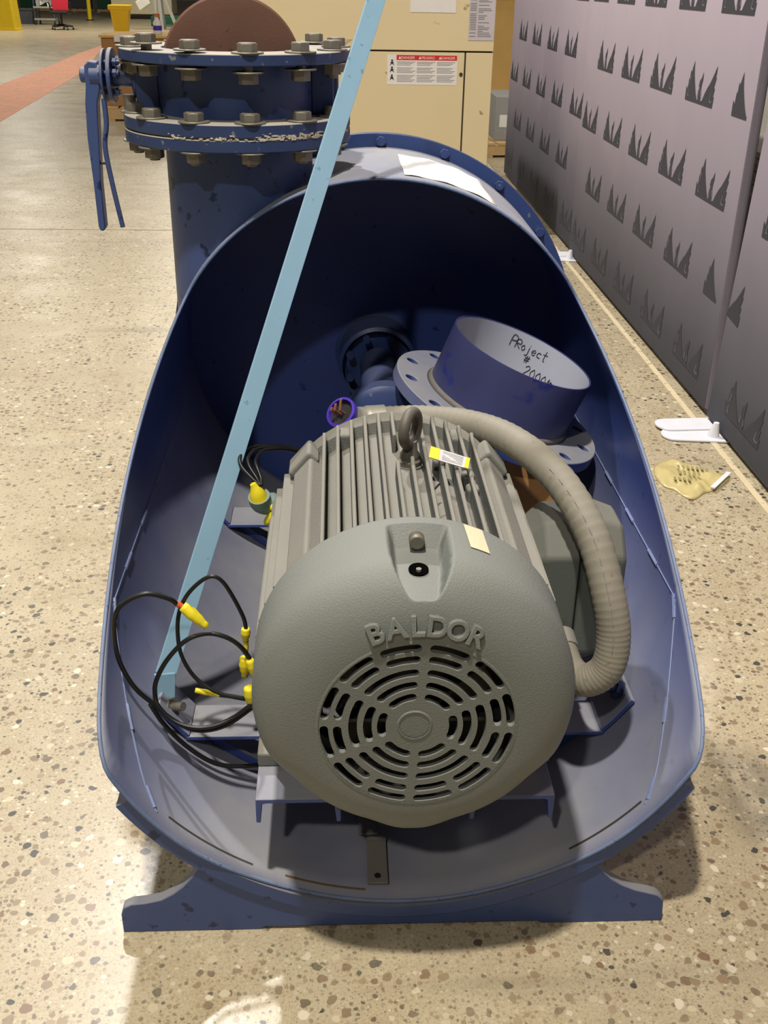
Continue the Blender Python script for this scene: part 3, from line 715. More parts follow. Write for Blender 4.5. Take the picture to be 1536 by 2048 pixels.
# conduit: ribbed hose looping from the terminal box round the back of the motor
hp = [(.405, 1.585, .415), (.410, 1.52, .408), (.432, 1.483, .412), (.462, 1.472, .445), (.470, 1.482, .50), (.460, 1.505, .566), (.435, 1.575, .655), (.388, 1.68, .714), (.325, 1.80, .732), (.258, 1.90, .722), (.175, 1.955, .710), (.09, 1.96, .706)]
path = spline(hp, 20)
rr = [.0292+.0007*math.sin(i*2.1) for i in range(len(path))]
hose = build(G().tube(path, rr, 20), 'conduit_hose', HOSE, motor, smooth='all')
pts = [];
for i in range(70, 150, 1):
    p = path[i]; t = (path[i+1]-path[i-1]).normalized(); v = (Vector((0, 0, 1.5))-p); v = (v-t*v.dot(t)).normalized(); pts.append((p+v*.0297, i))
g = G()
for a in range(0, len(pts)-3, 4):
    if random.random() < .25: continue
    g.tube([pts[a][0], pts[a+random.choice((2, 3))][0]], .0007, 4)
build(g, 'hose_print', INK, hose)
build(G().tube([(.40, 1.60, .425), (.404, 1.57, .413)], .034, 18), 'hose_fitting', ZINC, motor, smooth=True)
# elbow fitting and open end with bare wires
build(G().tube(spline([(.095, 1.96, .706), (.06, 1.955, .706), (.035, 1.945, .709)], 5), [.033]*6+[.031]*5, 20), 'hose_fitting', ZINC, motor, smooth=True)
eb = build(G().tube(spline([(.05, 1.95, .706), (.028, 1.935, .716), (.012, 1.915, .738)], 5), .0295, 20), 'open_elbow', ZINC, motor, smooth=True)
ea, ed = Vector((.012, 1.915, .738)), Vector((-.5, -.55, .67)).normalized()
g = G().lathe([(.0255, .0), (.0315, .0), (.0315, .012), (.0265, .013), (.0255, 0)], ea, ed, 28)
build(g, 'bushing', PURPLE, eb, smooth=True)
build(G().cyl(ea+ed*.001, ea+ed*.003, .026, 20), 'bushing_bore', BLACK, eb)
for dx, dz in ((-.006, .012), (.004, .022), (-.013, .004)):
    p = ea+Vector((dx, 0, 0)); build(G().tube([p, p+ed*.022, p+ed*.022+Vector((.002, 0, dz))], .0026, 8), 'bare_wire_end', COPPER, eb)
# tag, tie and sticker
tg = [Vector((.155, 1.60, .8057)), Vector((.222, 1.60, .7834)), Vector((.2157, 1.575, .7757)), Vector((.150, 1.575, .7966))]
def quad_part(q, name, mt, parent, th=.0012, u0=0, u1=1):
    a, b, c, d = q; nn = (b-a).cross(d-a).normalized()
    if nn.z < 0: nn = -nn
    A, B, C_, D = a.lerp(b, u0), a.lerp(b, u1), d.lerp(c, u1), d.lerp(c, u0)
    g = G().add([A, B, C_, D, A+nn*th, B+nn*th, C_+nn*th, D+nn*th], [(0, 1, 2, 3), (4, 5, 6, 7), (0, 1, 5, 4), (1, 2, 6, 5), (2, 3, 7, 6), (3, 0, 4, 7)])
    return build(g, name, mt, parent)
tgo = quad_part(tg, 'hang_tag', TAGW, motor)
quad_part([p+Vector((0, -.0006, .0012)) for p in tg], 'tag_band', TAGY, tgo, .0006, 0, .24)
quad_part([p+Vector((0, -.0006, .0012)) for p in tg], 'tag_band', TAGY, tgo, .0006, .9, 1)
g = G()
for q in range(7):
    a, b, c, d = [p+Vector((0, -.0006, .0013)) for p in tg]; v0 = .12+q*.115; v1 = v0+.05
    L0, L1 = a.lerp(b, .32), a.lerp(b, .84); M0, M1 = d.lerp(c, .32), d.lerp(c, .84)
    g.add([L0.lerp(M0, v0), L1.lerp(M1, v0), L1.lerp(M1, v1), L0.lerp(M0, v1)], [(0, 1, 2, 3)])
build(g, 'tag_print', INK, tgo)
build(G().tube(spline([(.138, 1.64, .775), (.145, 1.60, .772), (.15, 1.54, .772), (.147, 1.48, .782), (.162, 1.50, .785)], 6), .0018, 6), 'cable_tie', BLACKW, motor)
g = G(); vs = []
for i in range(7):
    for j in range(7):
        a = math.radians(17.5+7.2*i/6+1.0*j/6); t = .74+.24*(1-j/6)
        r, y = cov_prof(t); r += .0016
        vs.append((MX+r*math.sin(a), y, MZ+r*math.cos(a)))
g.add(vs, [(i*7+j, i*7+j+1, (i+1)*7+j+1, (i+1)*7+j) for i in range(6) for j in range(6)])
stk = build(g, 'sticker', MANILA, cover)
# side conduit fitting with taped leads
fit = build(G().tube(spline([(-.075, 1.80, .60), (-.115, 1.80, .602), (-.135, 1.795, .603), (-.145, 1.785, .612), (-.148, 1.778, .628)], 5), [.017]*6+[.021]*15, 16), 'lead_fitting', TEAL, motor, smooth=True)
build(G().tube(spline([(-.148, 1.778, .622), (-.152, 1.776, .640), (-.158, 1.775, .655)], 4), [.018, .017, .016, .015, .013, .011, .009, .007, .006], 12), 'lead_tape', YTAPE, fit, smooth=True)

# ------------------------------------------------------------------ loose leads
def lead(name, pts, label, caps=(), mt=BLACKW, r=.0042, grp='loose black motor leads'):
    root = empty(name, pts[-1], label, 'wire', grp)
    build(G().tube(spline(pts, 8), r, 10), 'wire_sheath', mt, root, smooth='all')
    for p, q, rad, m2, nm in caps:
        p, q = Vector(p), Vector(q); d = q-p
        n = 9; path = [p+d*i/n for i in range(n+1)]
        build(G().tube(path, [rad*(.62+.38*math.sin(PI*min(1, .15+i/n))+.05*math.sin(i*2.3)) for i in range(n+1)], 12), nm, m2, root, smooth='all')
    return root
lead('motor_lead', [(-0.269, 1.520, 0.549), (-0.284, 1.515, 0.566), (-0.320, 1.510, 0.579), (-0.353, 1.505, 0.567), (-0.371, 1.500, 0.547), (-0.378, 1.500, 0.505), (-0.374, 1.500, 0.449), (-0.354, 1.500, 0.396), (-0.325, 1.500, 0.360), (-0.290, 1.490, 0.331), (-0.248, 1.480, 0.316), (-0.199, 1.480, 0.326), (-0.150, 1.490, 0.358), (-0.127, 1.500, 0.370)],
     'black lead looping widest toward the drum wall, ending in a thick yellow taped splice', (((-0.276, 1.520, 0.555), (-0.260, 1.520, 0.546), .0055, REDT, 'wire_tip'), ((-0.263, 1.520, 0.548), (-0.223, 1.510, 0.513), .0105, YTAPE, 'taped_splice')))
lead('motor_lead', [(-0.160, 1.540, 0.485), (-0.164, 1.540, 0.512), (-0.181, 1.540, 0.556), (-0.197, 1.540, 0.585), (-0.213, 1.540, 0.594), (-0.233, 1.540, 0.584), (-0.256, 1.535, 0.561), (-0.271, 1.530, 0.530), (-0.275, 1.520, 0.496), (-0.270, 1.510, 0.454), (-0.248, 1.500, 0.415), (-0.212, 1.490, 0.391), (-0.172, 1.490, 0.377), (-0.127, 1.500, 0.361)],
     'thin black lead arching highest, capped by a yellow wire nut', (((-0.161, 1.540, 0.489), (-0.162, 1.540, 0.463), .0085, YTAPE, 'wire_nut'), ((-0.161, 1.540, 0.465), (-0.163, 1.540, 0.424), .0045, YTAPE, 'taped_tail'), ((-0.165, 1.530, 0.435), (-0.166, 1.530, 0.395), .0095, YTAPE, 'wire_nut')), r=.0036)
lead('motor_lead', [(-0.148, 1.515, 0.421), (-0.158, 1.520, 0.446), (-0.175, 1.520, 0.471), (-0.199, 1.520, 0.487), (-0.228, 1.520, 0.492), (-0.262, 1.515, 0.481), (-0.295, 1.510, 0.446), (-0.316, 1.505, 0.407), (-0.320, 1.500, 0.380), (-0.314, 1.490, 0.362), (-0.290, 1.480, 0.339), (-0.255, 1.472, 0.329), (-0.219, 1.472, 0.331), (-0.184, 1.480, 0.343), (-0.149, 1.485, 0.369), (-0.127, 1.500, 0.376)],
     'black lead forming the low round loop over the cross plate beside the motor', (((-0.154, 1.515, 0.440), (-0.147, 1.515, 0.404), .0085, YTAPE, 'taped_splice'),))
lead('motor_lead', [(-0.208, 1.500, 0.377), (-0.187, 1.500, 0.374), (-0.153, 1.500, 0.366), (-0.128, 1.510, 0.357)],
     'short green lead with a straight yellow taped end beside the motor', (((-0.250, 1.500, 0.388), (-0.206, 1.500, 0.376), .0052, YTAPE, 'taped_end'), ((-0.155, 1.490, 0.400), (-0.153, 1.490, 0.361), .011, YTAPE, 'taped_splice')), GREENW, .0042, None)
lead('motor_lead', [(-0.330, 1.500, 0.359), (-0.314, 1.505, 0.317), (-0.287, 1.510, 0.271), (-0.253, 1.515, 0.230), (-0.221, 1.520, 0.205), (-0.184, 1.530, 0.191), (-0.151, 1.540, 0.185)],  # dark strand modelled in place of the shadow cast by the leads above
     'black strand laid along the shadow line of the leads, below the cross plate edge', (), BLACKW, .0042)
SIDE = [
    [(-0.144, 1.775, 0.651), (-0.161, 1.790, 0.660), (-0.182, 1.810, 0.677), (-0.183, 1.830, 0.690), (-0.165, 1.860, 0.693), (-0.133, 1.890, 0.682), (-0.101, 1.930, 0.663), (-0.067, 1.950, 0.643), (-0.032, 1.970, 0.619)],
    [(-0.143, 1.775, 0.651), (-0.152, 1.790, 0.660), (-0.167, 1.810, 0.677), (-0.168, 1.830, 0.687), (-0.153, 1.860, 0.690), (-0.123, 1.890, 0.679), (-0.095, 1.930, 0.659), (-0.067, 1.950, 0.640), (-0.032, 1.970, 0.615)],
    [(-0.142, 1.775, 0.651), (-0.144, 1.790, 0.660), (-0.153, 1.810, 0.677), (-0.154, 1.830, 0.683), (-0.142, 1.860, 0.686), (-0.115, 1.890, 0.676), (-0.089, 1.930, 0.655), (-0.067, 1.950, 0.635), (-0.032, 1.970, 0.611)],
]
for pts_, lb in zip(SIDE, ('black lead rising from the teal side fitting in the widest loop', 'black lead rising from the teal side fitting in the middle loop', 'black lead rising from the teal side fitting in the tightest loop')):
    lead('side_lead', pts_, lb, (), BLACKW, .0037, 'leads at the teal side fitting')
sp = build(G().tube(spline([(-0.129, 1.780, 0.605), (-0.115, 1.780, 0.599), (-0.125, 1.780, 0.582), (-0.138, 1.780, 0.568)], 4), [.006, .008, .009, .009, .008, .009, .010, .011, .011, .010, .009, .008, .005], 10), 'taped_splice', YTAPE, fit, smooth='all')

# ------------------------------------------------------------------ pale blue flat bar
bar = empty('flat_bar_brace', (-.32, 1.6, .28), 'long pale blue flat steel bar leaning up from a bolt beside the motor', 'metal bar')
bA, bB = Vector((-.318, 1.598, .352)), Vector((.153, 2.47, 1.66))
d = (bB-bA).normalized(); wv = Vector((1, 0, 0)); wv = (wv-d*wv.dot(d)).normalized(); nv = d.cross(wv)
rot = Quaternion(d, math.radians(24)); wv = rot @ wv; nv = rot @ nv
g = G().obox((bA+bB)/2, d*((bB-bA).length/2), wv*.019, nv*.0032)
build(g, 'bar', BAR, bar, bevel=.0008)
t0 = Vector((-.336, 1.566, .286))
q0, q1 = Vector((-.3185, 1.595, .356)), Vector((-.3245, 1.583, .27))
dd = (q1-q0).normalized(); n2 = dd.cross(wv).normalized(); w2 = n2.cross(dd)
build(G().obox((q0+q1)/2, dd*((q1-q0).length/2), w2*.019, n2*.0032), 'bent_end', BAR, bar, bevel=.001)
bc = Vector((-.320, 1.582, .292))
bn = Vector((.80, -.42, .28)).normalized()
build(G().cyl(bc, bc+bn*.004, .0215, 24), 'brace_washer', mat('rusty_washer', (120, 92, 70), .7, .2), bar)
build(G().cyl(bc+bn*.004, bc+bn*.018, .017, 6), 'brace_nut', STEEL, bar, bevel=.001)
build(G().cyl(bc+bn*.016, bc+bn*.042, .0085, 14), 'brace_bolt', STEEL, bar, smooth=True)

# ------------------------------------------------------------------ flanged pipe stub
SC = Vector((.366, 2.27, .610)); th = math.radians(21.5)
ax = (Matrix.Rotation(th, 3, 'Y') @ Matrix.Rotation(math.radians(2), 3, 'X')) @ Vector((0, 0, 1))
sx = (Matrix.Rotation(th, 3, 'Y')) @ Vector((1, 0, 0)); sy = ax.cross(sx).normalized(); sx = sy.cross(ax)
MS = frame(SC, sx, sy, ax)
stub = empty('flanged_pipe_stub', SC, 'short blue pipe stub with a drilled flange, tilted on a cardboard box, marked Project', 'pipe fitting')
RFs = .252; me = flat_holes(circ(RFs, 96), [circ(.160, 64)]+[circ(.0145, 16, .222*math.cos(2*PI*(k+.35)/12), .222*math.sin(2*PI*(k+.35)/12)) for k in range(12)], .028, .002)
build(G().mesh(me, MS), 'drilled_flange', BLUE, stub, smooth=True, bevel=.002)
PURB = mat('dusty_deep_blue_paint', (58, 62, 104), .42, 0, .3, 5, 0, (0, 0, 0), 0, 100, .45, (34, 40, 112))
for nd in PURB.node_tree.nodes:
    if nd.type == 'TEX_NOISE' and nd.inputs['Scale'].default_value > 15: nd.inputs['Scale'].default_value = 8
INB = mat('pale_blue_grey_pipe_inside', (168, 174, 192), .6, 0, .06, 8)
g = G().lathe([(.169, -.012), (.169, .150), (.1685, .152), (.1655, .152), (.165, .150)], (0, 0, 0), (0, 0, 1), 96); g.mi = 1
g.lathe([(.165, .150), (.165, -.012)], (0, 0, 0), (0, 0, 1), 96); g.xf(MS)
build(g, 'pipe_wall', [PURB, INB], stub, smooth=True)
g = G().lathe([(.169, .014), (.178, .014), (.170, .024), (.169, .024)], (0, 0, 0), (0, 0, 1), 72).xf(MS)
build(g, 'weld_collar', mat('grey_weld_collar', (112, 108, 104), .7, 0, .15, 60), stub, smooth='all')
# handwriting on the inner wall
STR = {'P': [[(0, 0), (.05, 1), (.5, .95), (.55, .6), (.08, .5)]], 'R': [[(0, 0), (.05, .8), (.45, .75), (.45, .45), (.08, .4), (.5, 0)]],
       'o': [[(.25, .5), (.05, .3), (.2, .02), (.42, .2), (.25, .5)]], 'j': [[(.25, .5), (.25, -.2), (.0, -.3)], [(.25, .68), (.27, .72)]],
       'e': [[(.02, .25), (.4, .3), (.25, .5), (.03, .3), (.15, .02), (.42, .1)]], 'c': [[(.4, .45), (.1, .45), (.05, .1), (.4, .05)]],
       't': [[(.25, .9), (.22, .05), (.4, 0)], [(.0, .55), (.5, .6)]], '#': [[(.15, 0), (.3, .8)], [(.4, 0), (.55, .8)], [(0, .28), (.65, .3)], [(.02, .55), (.7, .57)]],
       '2': [[(.05, .75), (.3, .95), (.5, .7), (.05, .05), (.55, .05)]], '0': [[(.3, .9), (.05, .5), (.25, .05), (.52, .4), (.3, .9)]],
       's': [[(0, .1), (.2, .9), (.25, .1), (.45, .8), (.5, .1), (.65, .7), (.1, .4), (.7, .3)]]}
def on_wall(u, v):      # u along the wall, v up the wall (seen from the open side)
    a = math.radians(94)-u/.165; q = .1640
    return MS @ Vector((q*math.cos(a), q*math.sin(a), v))
g = G()
for word, u0, v0, hgt, stp in (('PRoject', .020, .110, .027, .56), ('#', .068, .086, .022, .7), ('2000s', .080, .056, .028, .62)):
    u = u0
    for ch in word:
        for s_ in STR[ch]:
            pp_ = spline([(x, y, 0) for x, y in s_], 4) if len(s_) > 2 else [Vector((x, y, 0)) for x, y in s_]
            g.tube([on_wall(u+p.x*hgt*.9, v0+p.y*hgt) for p in pp_], .0009, 5)
        u += hgt*stp*.95
build(g, 'handwriting', BLACKI, stub)
# ------------------------------------------------------------------ box under the stub
cb = empty('cardboard_box', (.36, 2.23, .15), 'brown cardboard box under the tilted pipe stub inside the drum', 'box')
Mb = Matrix.Translation((.365, 2.2, .395)) @ Matrix.Rotation(math.radians(20), 4, 'Y') @ Matrix.Rotation(math.radians(-6), 4, 'Z')
build(G().box(-.14, .13, -.13, .13, -.17, .17).xf(Mb), 'carton', CARD, cb, bevel=.003)
build(G().box(-.141, .131, -.132, -.129, .04, .044).xf(Mb), 'flap_seam', CARDD, cb)

# ------------------------------------------------------------------ banner wall
EU = [(0, 0), (0, .34), (.05, .27), (.065, .55), (.085, .5), (.10, .76), (.125, .70), (.19, 1.0), (.205, .84), (.235, .66), (.29, .44), (.35, .24), (.41, .09),
      (.445, .07), (.452, .30), (.468, .42), (.435, .40), (.455, .56), (.50, .62), (.545, .78), (.55, .60), (.53, .46), (.525, .28), (.545, .07),
      (.60, .09), (.66, .27), (.73, .43), (.80, .55), (.88, .75), (.97, 1.0), (.965, .80), (.945, .70), (.985, .74), (.945, .52), (.93, .44), (.975, .48), (.94, .24), (.975, .28), (.96, 0)]
FE = [[(.10, .30), (.075, .12), (.115, .10), (.122, .13), (.092, .15), (.112, .30)], [(.13, .62), (.10, .40), (.11, .36), (.145, .62)], [(.87, .34), (.84, .14), (.90, .10), (.95, .16), (.90, .14), (.86, .17), (.885, .34)], [(.425, .16), (.44, .16), (.46, .33), (.445, .36)], [(.55, .16), (.535, .16), (.52, .30), (.53, .36)]]
def tri_poly(poly):
    from mathutils.geometry import tessellate_polygon
    return tessellate_polygon([[Vector((x, y, 0)) for x, y in poly]])
EW, EH = .357, .15
def emblem_mesh(clip=None):
    g = G()
    def addp(poly, x):
        t = tri_poly(poly); vs = [(x, -u*EW, v*EH) for u, v in poly]
        g.add(vs, [tuple(f) for f in t])
    addp(EU, 0)
    g.mi = 1
    for p in FE: addp(p, -.0008)
    return g
def half(poly, lim):    # keep u < lim
    out = []
    for i in range(len(poly)):
        a, b = poly[i-1], poly[i]
        if (a[0] < lim) != (b[0] < lim):
            k = (lim-a[0])/(b[0]-a[0]); out.append((lim, a[1]+(b[1]-a[1])*k))
        if b[0] < lim: out.append(b)
    return out
EMBSRC = None
def panel(label, y0, y1, xf, lean, embs, thick=.035, ztop=2.35):
    """upright banner facing -X between y0 (near) and y1 (far); lean tips its near/far sides in its own plane"""
    global EMBSRC
    root = empty('banner_panel', (xf, (y0+y1)/2, 0), label, 'banner', 'banner panels along the aisle')
    sh_ = lambda y, z: y-lean*z
    g = G(); ny, nz = 20, 12; vs = []
    for s_ in (0, 1):
        for i in range(ny+1):
            for j in range(nz+1):
                y = y0+(y1-y0)*i/ny; z = .025+(ztop-.025)*j/nz
                bul = .0*math.sin(i*.9)*math.sin(PI*j/nz) if s_ == 0 else 0
                vs.append((xf+(thick if s_ else bul), sh_(y, z), z))
    k = nz+1; o2 = (ny+1)*k
    fs = [(s_*o2+i*k+j, s_*o2+i*k+j+1, s_*o2+(i+1)*k+j+1, s_*o2+(i+1)*k+j) for s_ in (0, 1) for i in range(ny) for j in range(nz)]
    for j in range(nz): fs += [(j, j+1, o2+j+1, o2+j), (ny*k+j, ny*k+j+1, o2+ny*k+j+1, o2+ny*k+j)]
    for i in range(ny): fs += [(i*k, (i+1)*k, o2+(i+1)*k, o2+i*k), (i*k+nz, (i+1)*k+nz, o2+(i+1)*k+nz, o2+i*k+nz)]
    g.add(vs, fs)
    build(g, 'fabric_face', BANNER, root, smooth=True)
    for yy in (y0-.004 if lean <= 0 else y0+.02, y1-.022):
        build(G().cyl((xf+thick/2, sh_(yy, .03), .03), (xf+thick/2, sh_(yy, ztop), ztop), .0172, 14), 'edge_pole', POLE, root, smooth=True)
    for yl, zb in embs:    # yl = y of the emblem's left (far) end
        if EMBSRC is None:
            EMBSRC = build(emblem_mesh(), 'printed_emblem', [EMB, EMBL], root, normals=False)
            EMBSRC['_off'] = 1
            base = WO[EMBSRC.name].copy(); EMBSRC.data.transform(Matrix.Translation(base)); EMBSRC.location = Vector((xf-.0014, sh_(yl, zb), zb))-WO[root.name]
            WO[EMBSRC.name] = Vector((xf-.0014, sh_(yl, zb), zb)); del EMBSRC['_off']
        else: inst(EMBSRC, 'printed_emblem', root, (xf-.0014, sh_(yl, zb), zb))
    return root
def rows(ystart, yend, step, offs):
    out = []
    for zb, o in offs:
        y = ystart+o
        while y < yend:
            out.append((y, zb)); y += step
    return out
mid = rows(3.76, 6.40, .535, ((1.405, .47), (1.078, .765), (.752, .47), (.428, .765), (.10, .47)))
mid = [(y, z) for y, z in mid if y-EW > 3.77]
pm = panel('banner panel with bird emblems standing between two other panels', 3.76, 6.42, 1.425, -.004, mid)
far = rows(6.44, 9.35, .61, ((1.40, .50), (1.088, .72), (.775, .42), (.44, .72), (.11, .42)))
panel('banner panel with bird emblems at the far end beside the wooden crate', 6.50, 9.35, 1.445, 0, [(y, z) for y, z in far if y < 9.3])
near = rows(.4, 3.6, .535, ((1.405, .50), (1.078, .24), (.752, .47), (.428, .18), (.10, .47)))
pn = panel('banner panel with bird emblems at the near end behind the plastic bag', .9, 3.70, 1.415, .095, [(y, z) for y, z in near if y-EW > .92 and y < 3.62])
# half emblems that the panel edges cut off
def cut_emblem(root, xf, poly, yl, zb, lean):
    g = G(); g.add([(xf-.0014, yl-u*EW-lean*zb, zb+v*EH) for u, v in poly], [tuple(f) for f in tri_poly(poly)])
    build(g, 'printed_emblem', EMB, root, normals=False)
for yl, zb in ((3.962, 1.078), (3.972, .428)):
    cut_emblem(pm, 1.425, half(EU, .43), yl, zb, -.004)
cut_emblem(pn, 1.415, [(u, v) for u, v in EU if u > .56][0:], 3.925, .418, .095)
for yb, xx, rt in ((3.66, 1.425, pm), (6.40, 1.435, pm)):
    for dy, rz in ((-.065, -.10), (.045, .06)):
        g = G(); ov = [(.02, -.055), (-.17, -.055)]+[(-.18-.045*math.sin(PI*i/10), -.055*math.cos(PI*i/10)) for i in range(1, 10)]+[(-.17, .055), (.02, .055)]
        g.prism(ov, lambda u, v, d: (u, v, d), 0, .005); g.xf(Matrix.Translation((xx, yb+dy-.06, .003+(.006 if dy > 0 else 0))) @ Matrix.Rotation(rz, 4, 'Z'))
        build(g, 'base_plate', WPLATE, rt)
    build(G().cyl((xx-.035, yb-.125, .008), (xx-.03, yb-.125, .06), .022, 20, .010), 'base_socket', WPLATE, rt, smooth=True)

# ------------------------------------------------------------------ plastic bag
g = G(); nb = 26; vs = []
outl = [(1.08, 3.205), (1.10, 3.28), (1.165, 3.335), (1.19, 3.325), (1.245, 3.27), (1.30, 3.225), (1.335, 3.20), (1.325, 3.165), (1.27, 3.10), (1.235, 3.075), (1.205, 3.06), (1.165, 3.02), (1.135, 3.03), (1.115, 3.085), (1.085, 3.12)]
cx_, cy_ = 1.2, 3.17; nr = 9; no = len(outl)*4
ol = spline([(x, y, 0) for x, y in outl+[outl[0]]], 4)[:-1]; no = len(ol)
for j in range(nr):
    f_ = 1-j/nr
    for i, p in enumerate(ol):
        x = cx_+(p.x-cx_)*f_; y = cy_+(p.y-cy_)*f_
        z = .004+(.007+.005*math.sin(x*47+y*29)+.004*math.sin(x*-83+y*61)+.003*math.sin(x*150+y*40))*(1-f_**6) if j else .003
        vs.append((x, y, max(.003, z)))
vs.append((cx_, cy_, .012))
fs = [(j*no+i, j*no+(i+1) % no, (j+1)*no+(i+1) % no, (j+1)*no+i) for j in range(nr-1) for i in range(no)]+[((nr-1)*no+i, (nr-1)*no+(i+1) % no, nr*no) for i in range(no)]
g.add(vs, fs)
bag = empty('plastic_bag', (1.2, 3.17, 0), 'crumpled yellowish clear plastic bag lying on the floor by the banner', 'plastic bag')
bo = build(g, 'bag_film', BAG, bag, smooth='all'); s2 = bo.modifiers.new('t', 'SOLIDIFY'); s2.thickness = .001
build(G().obox((1.285, 3.135, .016), Vector((.048, .06, 0)), Vector((.006, -.005, 0)), Vector((0, 0, .002))), 'bag_header', WPLATE, bag)
g = G()
for (x, y, n_) in ((1.17, 3.235, 7), (1.16, 3.185, 5), (1.13, 3.14, 4)):
    for q in range(n_):
        g.obox((x+q*.015, y-q*.004, .0215), Vector((.004, 0, 0)), Vector((.001, .011, 0)), Vector((0, 0, .0005)))
build(g, 'bag_print', mat('faded_bag_print', (150, 138, 92), .6), bag)['kind'] = 'stuff'

# ------------------------------------------------------------------ cream machine cabinet
YC = 7.0
cab = empty('machine_cabinet', (.15, YC+.6, 0), 'large cream enamelled machine cabinet with a red danger notice on its door', 'cabinet')
build(G().box(-.66, .97, YC, YC+1.3, 0, 1.46), 'cabinet_body', CREAM, cab, bevel=.006)
dr_ = build(G().box(.004, .79, YC-.022, YC-.001, .04, 1.098), 'cabinet_door', CREAM, cab, bevel=.003)
build(G().box(.800, .966, YC-.02, YC-.001, .04, 1.098), 'side_panel', CREAM, cab, bevel=.003)
build(G().box(-.654, -.006, YC-.022, YC-.001, .04, 1.098), 'cabinet_door', CREAM, cab, bevel=.003)
build(G().box(-.654, .966, YC-.022, YC-.001, 1.108, 1.45), 'upper_panel', CREAM, cab, bevel=.003)
build(G().box(-.65, .96, YC-.004, YC-.0005, .045, 1.44), 'panel_gap', GAPM, cab)
build(G().cyl((.772, YC-.03, .975), (.772, YC-.02, .975), .011, 14), 'door_lock', DSTEEL, dr_)
yn = YC-.0235
sg = build(G().box(.317, .747, yn-.001, yn+.001, .912, 1.083), 'danger_notice', PAPER, dr_, label='white notice with red danger band')
build(G().box(.372, .744, yn-.002, yn-.001, 1.052, 1.081), 'red_band', REDI, cab)
for x, s_ in ((.436, 'DANGER'), (.560, 'PELIGRO'), (.684, 'DANGER')):
    me = text_mesh(s_, .021, .0003)
    build(G().mesh(me, frame((x+.006, yn-.0024, 1.059), (1, 0, 0), (0, 0, 1), (0, -1, 0))), 'notice_heading', PAPER, cab, normals=False)
    build(G().add([(x-.052, yn-.0024, 1.059), (x-.036, yn-.0024, 1.059), (x-.044, yn-.0024, 1.075)], [(0, 1, 2)]), 'warning_triangle', PAPER, cab, normals=False)
g = G()
for x in (.376, .498, .622):
    for r_ in range(14):
        if r_ in (3, 8): continue
        z = 1.043-r_*.0085; g.box(x, x+.112-(r_ % 3)*.014, yn-.0016, yn-.001, z-.003, z)
build(g, 'notice_text', INK, cab)
g = G()
for z in (1.035, .995, .950):
    g.cyl((.345, yn-.002, z+.014), (.345, yn-.001, z+.014), .006, 10); g.prism([(.330, z-.014), (.338, z-.002), (.334, z+.004), (.345, z+.008), (.356, z+.004), (.352, z-.002), (.360, z-.014), (.352, z-.010), (.345, z-.003), (.338, z-.010)], lambda u, v, d: (u, d, v), yn-.002, yn-.001)
build(g, 'notice_pictogram', BLACKI, cab)
p1 = build(G().box(.449, .724, yn-.003, yn-.0005, 1.318, 1.44), 'posted_sheet', PAPER, cab)
p2 = build(G().box(.806, .962, yn-.003, yn-.0005, 1.168, 1.44), 'posted_sheet', mat('lilac_grey_paper', (196, 190, 196), .8), cab)
g = G()
for r_ in range(26):
    z = 1.43-r_*.0095
    for a, b in ((.812, .85), (.862, .862+random.uniform(.02, .085))):
        if random.random() < .8: g.box(a, b, yn-.0036, yn-.003, z-.004, z)
build(g, 'sheet_print', INK, p2)

# ------------------------------------------------------------------ things behind
def pallet(loc, rz, sx, sy, label, boards=7, group='wooden pallets', h=.13):
    root = empty('wooden_pallet', loc, label, 'pallet', group); M = Matrix.Translation(loc) @ Matrix.Rotation(rz, 4, 'Z')
    bw = sx/boards
    for i in range(boards):
        build(G().box(-sx/2+i*bw+bw*.1, -sx/2+(i+1)*bw-bw*.1, -sy/2, sy/2, h-.02, h).xf(M), 'deck_board', WOOD, root)
    for j in (-1, 0, 1):
        build(G().box(-sx/2, sx/2, j*(sy/2-.05)-.045, j*(sy/2-.05)+.045, .02, h-.021).xf(M), 'stringer', WOOD, root)
    for i in (-1, 0, 1):
        build(G().box(i*(sx/2-.06)-.05, i*(sx/2-.06)+.05, -sy/2, sy/2, 0, .019).xf(M), 'bottom_board', WOOD, root)
    return root
# beside the cabinet
crate = empty('plywood_crate', (1.75, 13.4, 0), 'tall raw plywood crate standing behind the cream cabinet', 'crate')
build(G().box(1.0, 2.5, 13.0, 13.9, .22, 2.3), 'crate_panel', PLY, crate)
for z in (.22, 1.32, 2.2): build(G().box(1.0, 2.5, 12.97, 13.0, z, z+.1), 'crate_batten', PLY, crate)
for x in (1.05, 1.75, 2.4): build(G().box(x, x+.1, 13.0, 13.9, 0, .22), 'crate_skid', WOOD, crate)
pallet((1.80, 10.9, 0), .12, 1.0, 1.1, 'wooden pallet on the floor under the light grey carton')
gc = empty('grey_carton', (1.68, 10.9, .13), 'light grey carton standing on a pallet beside the cream cabinet', 'box')
build(G().box(1.51, 1.95, 10.5, 11.2, .131, .52), 'carton', LGREY, gc, bevel=.005)
build(G().box(1.55, 1.62, 10.496, 10.5, .25, .36), 'carton_label', PAPER, gc)
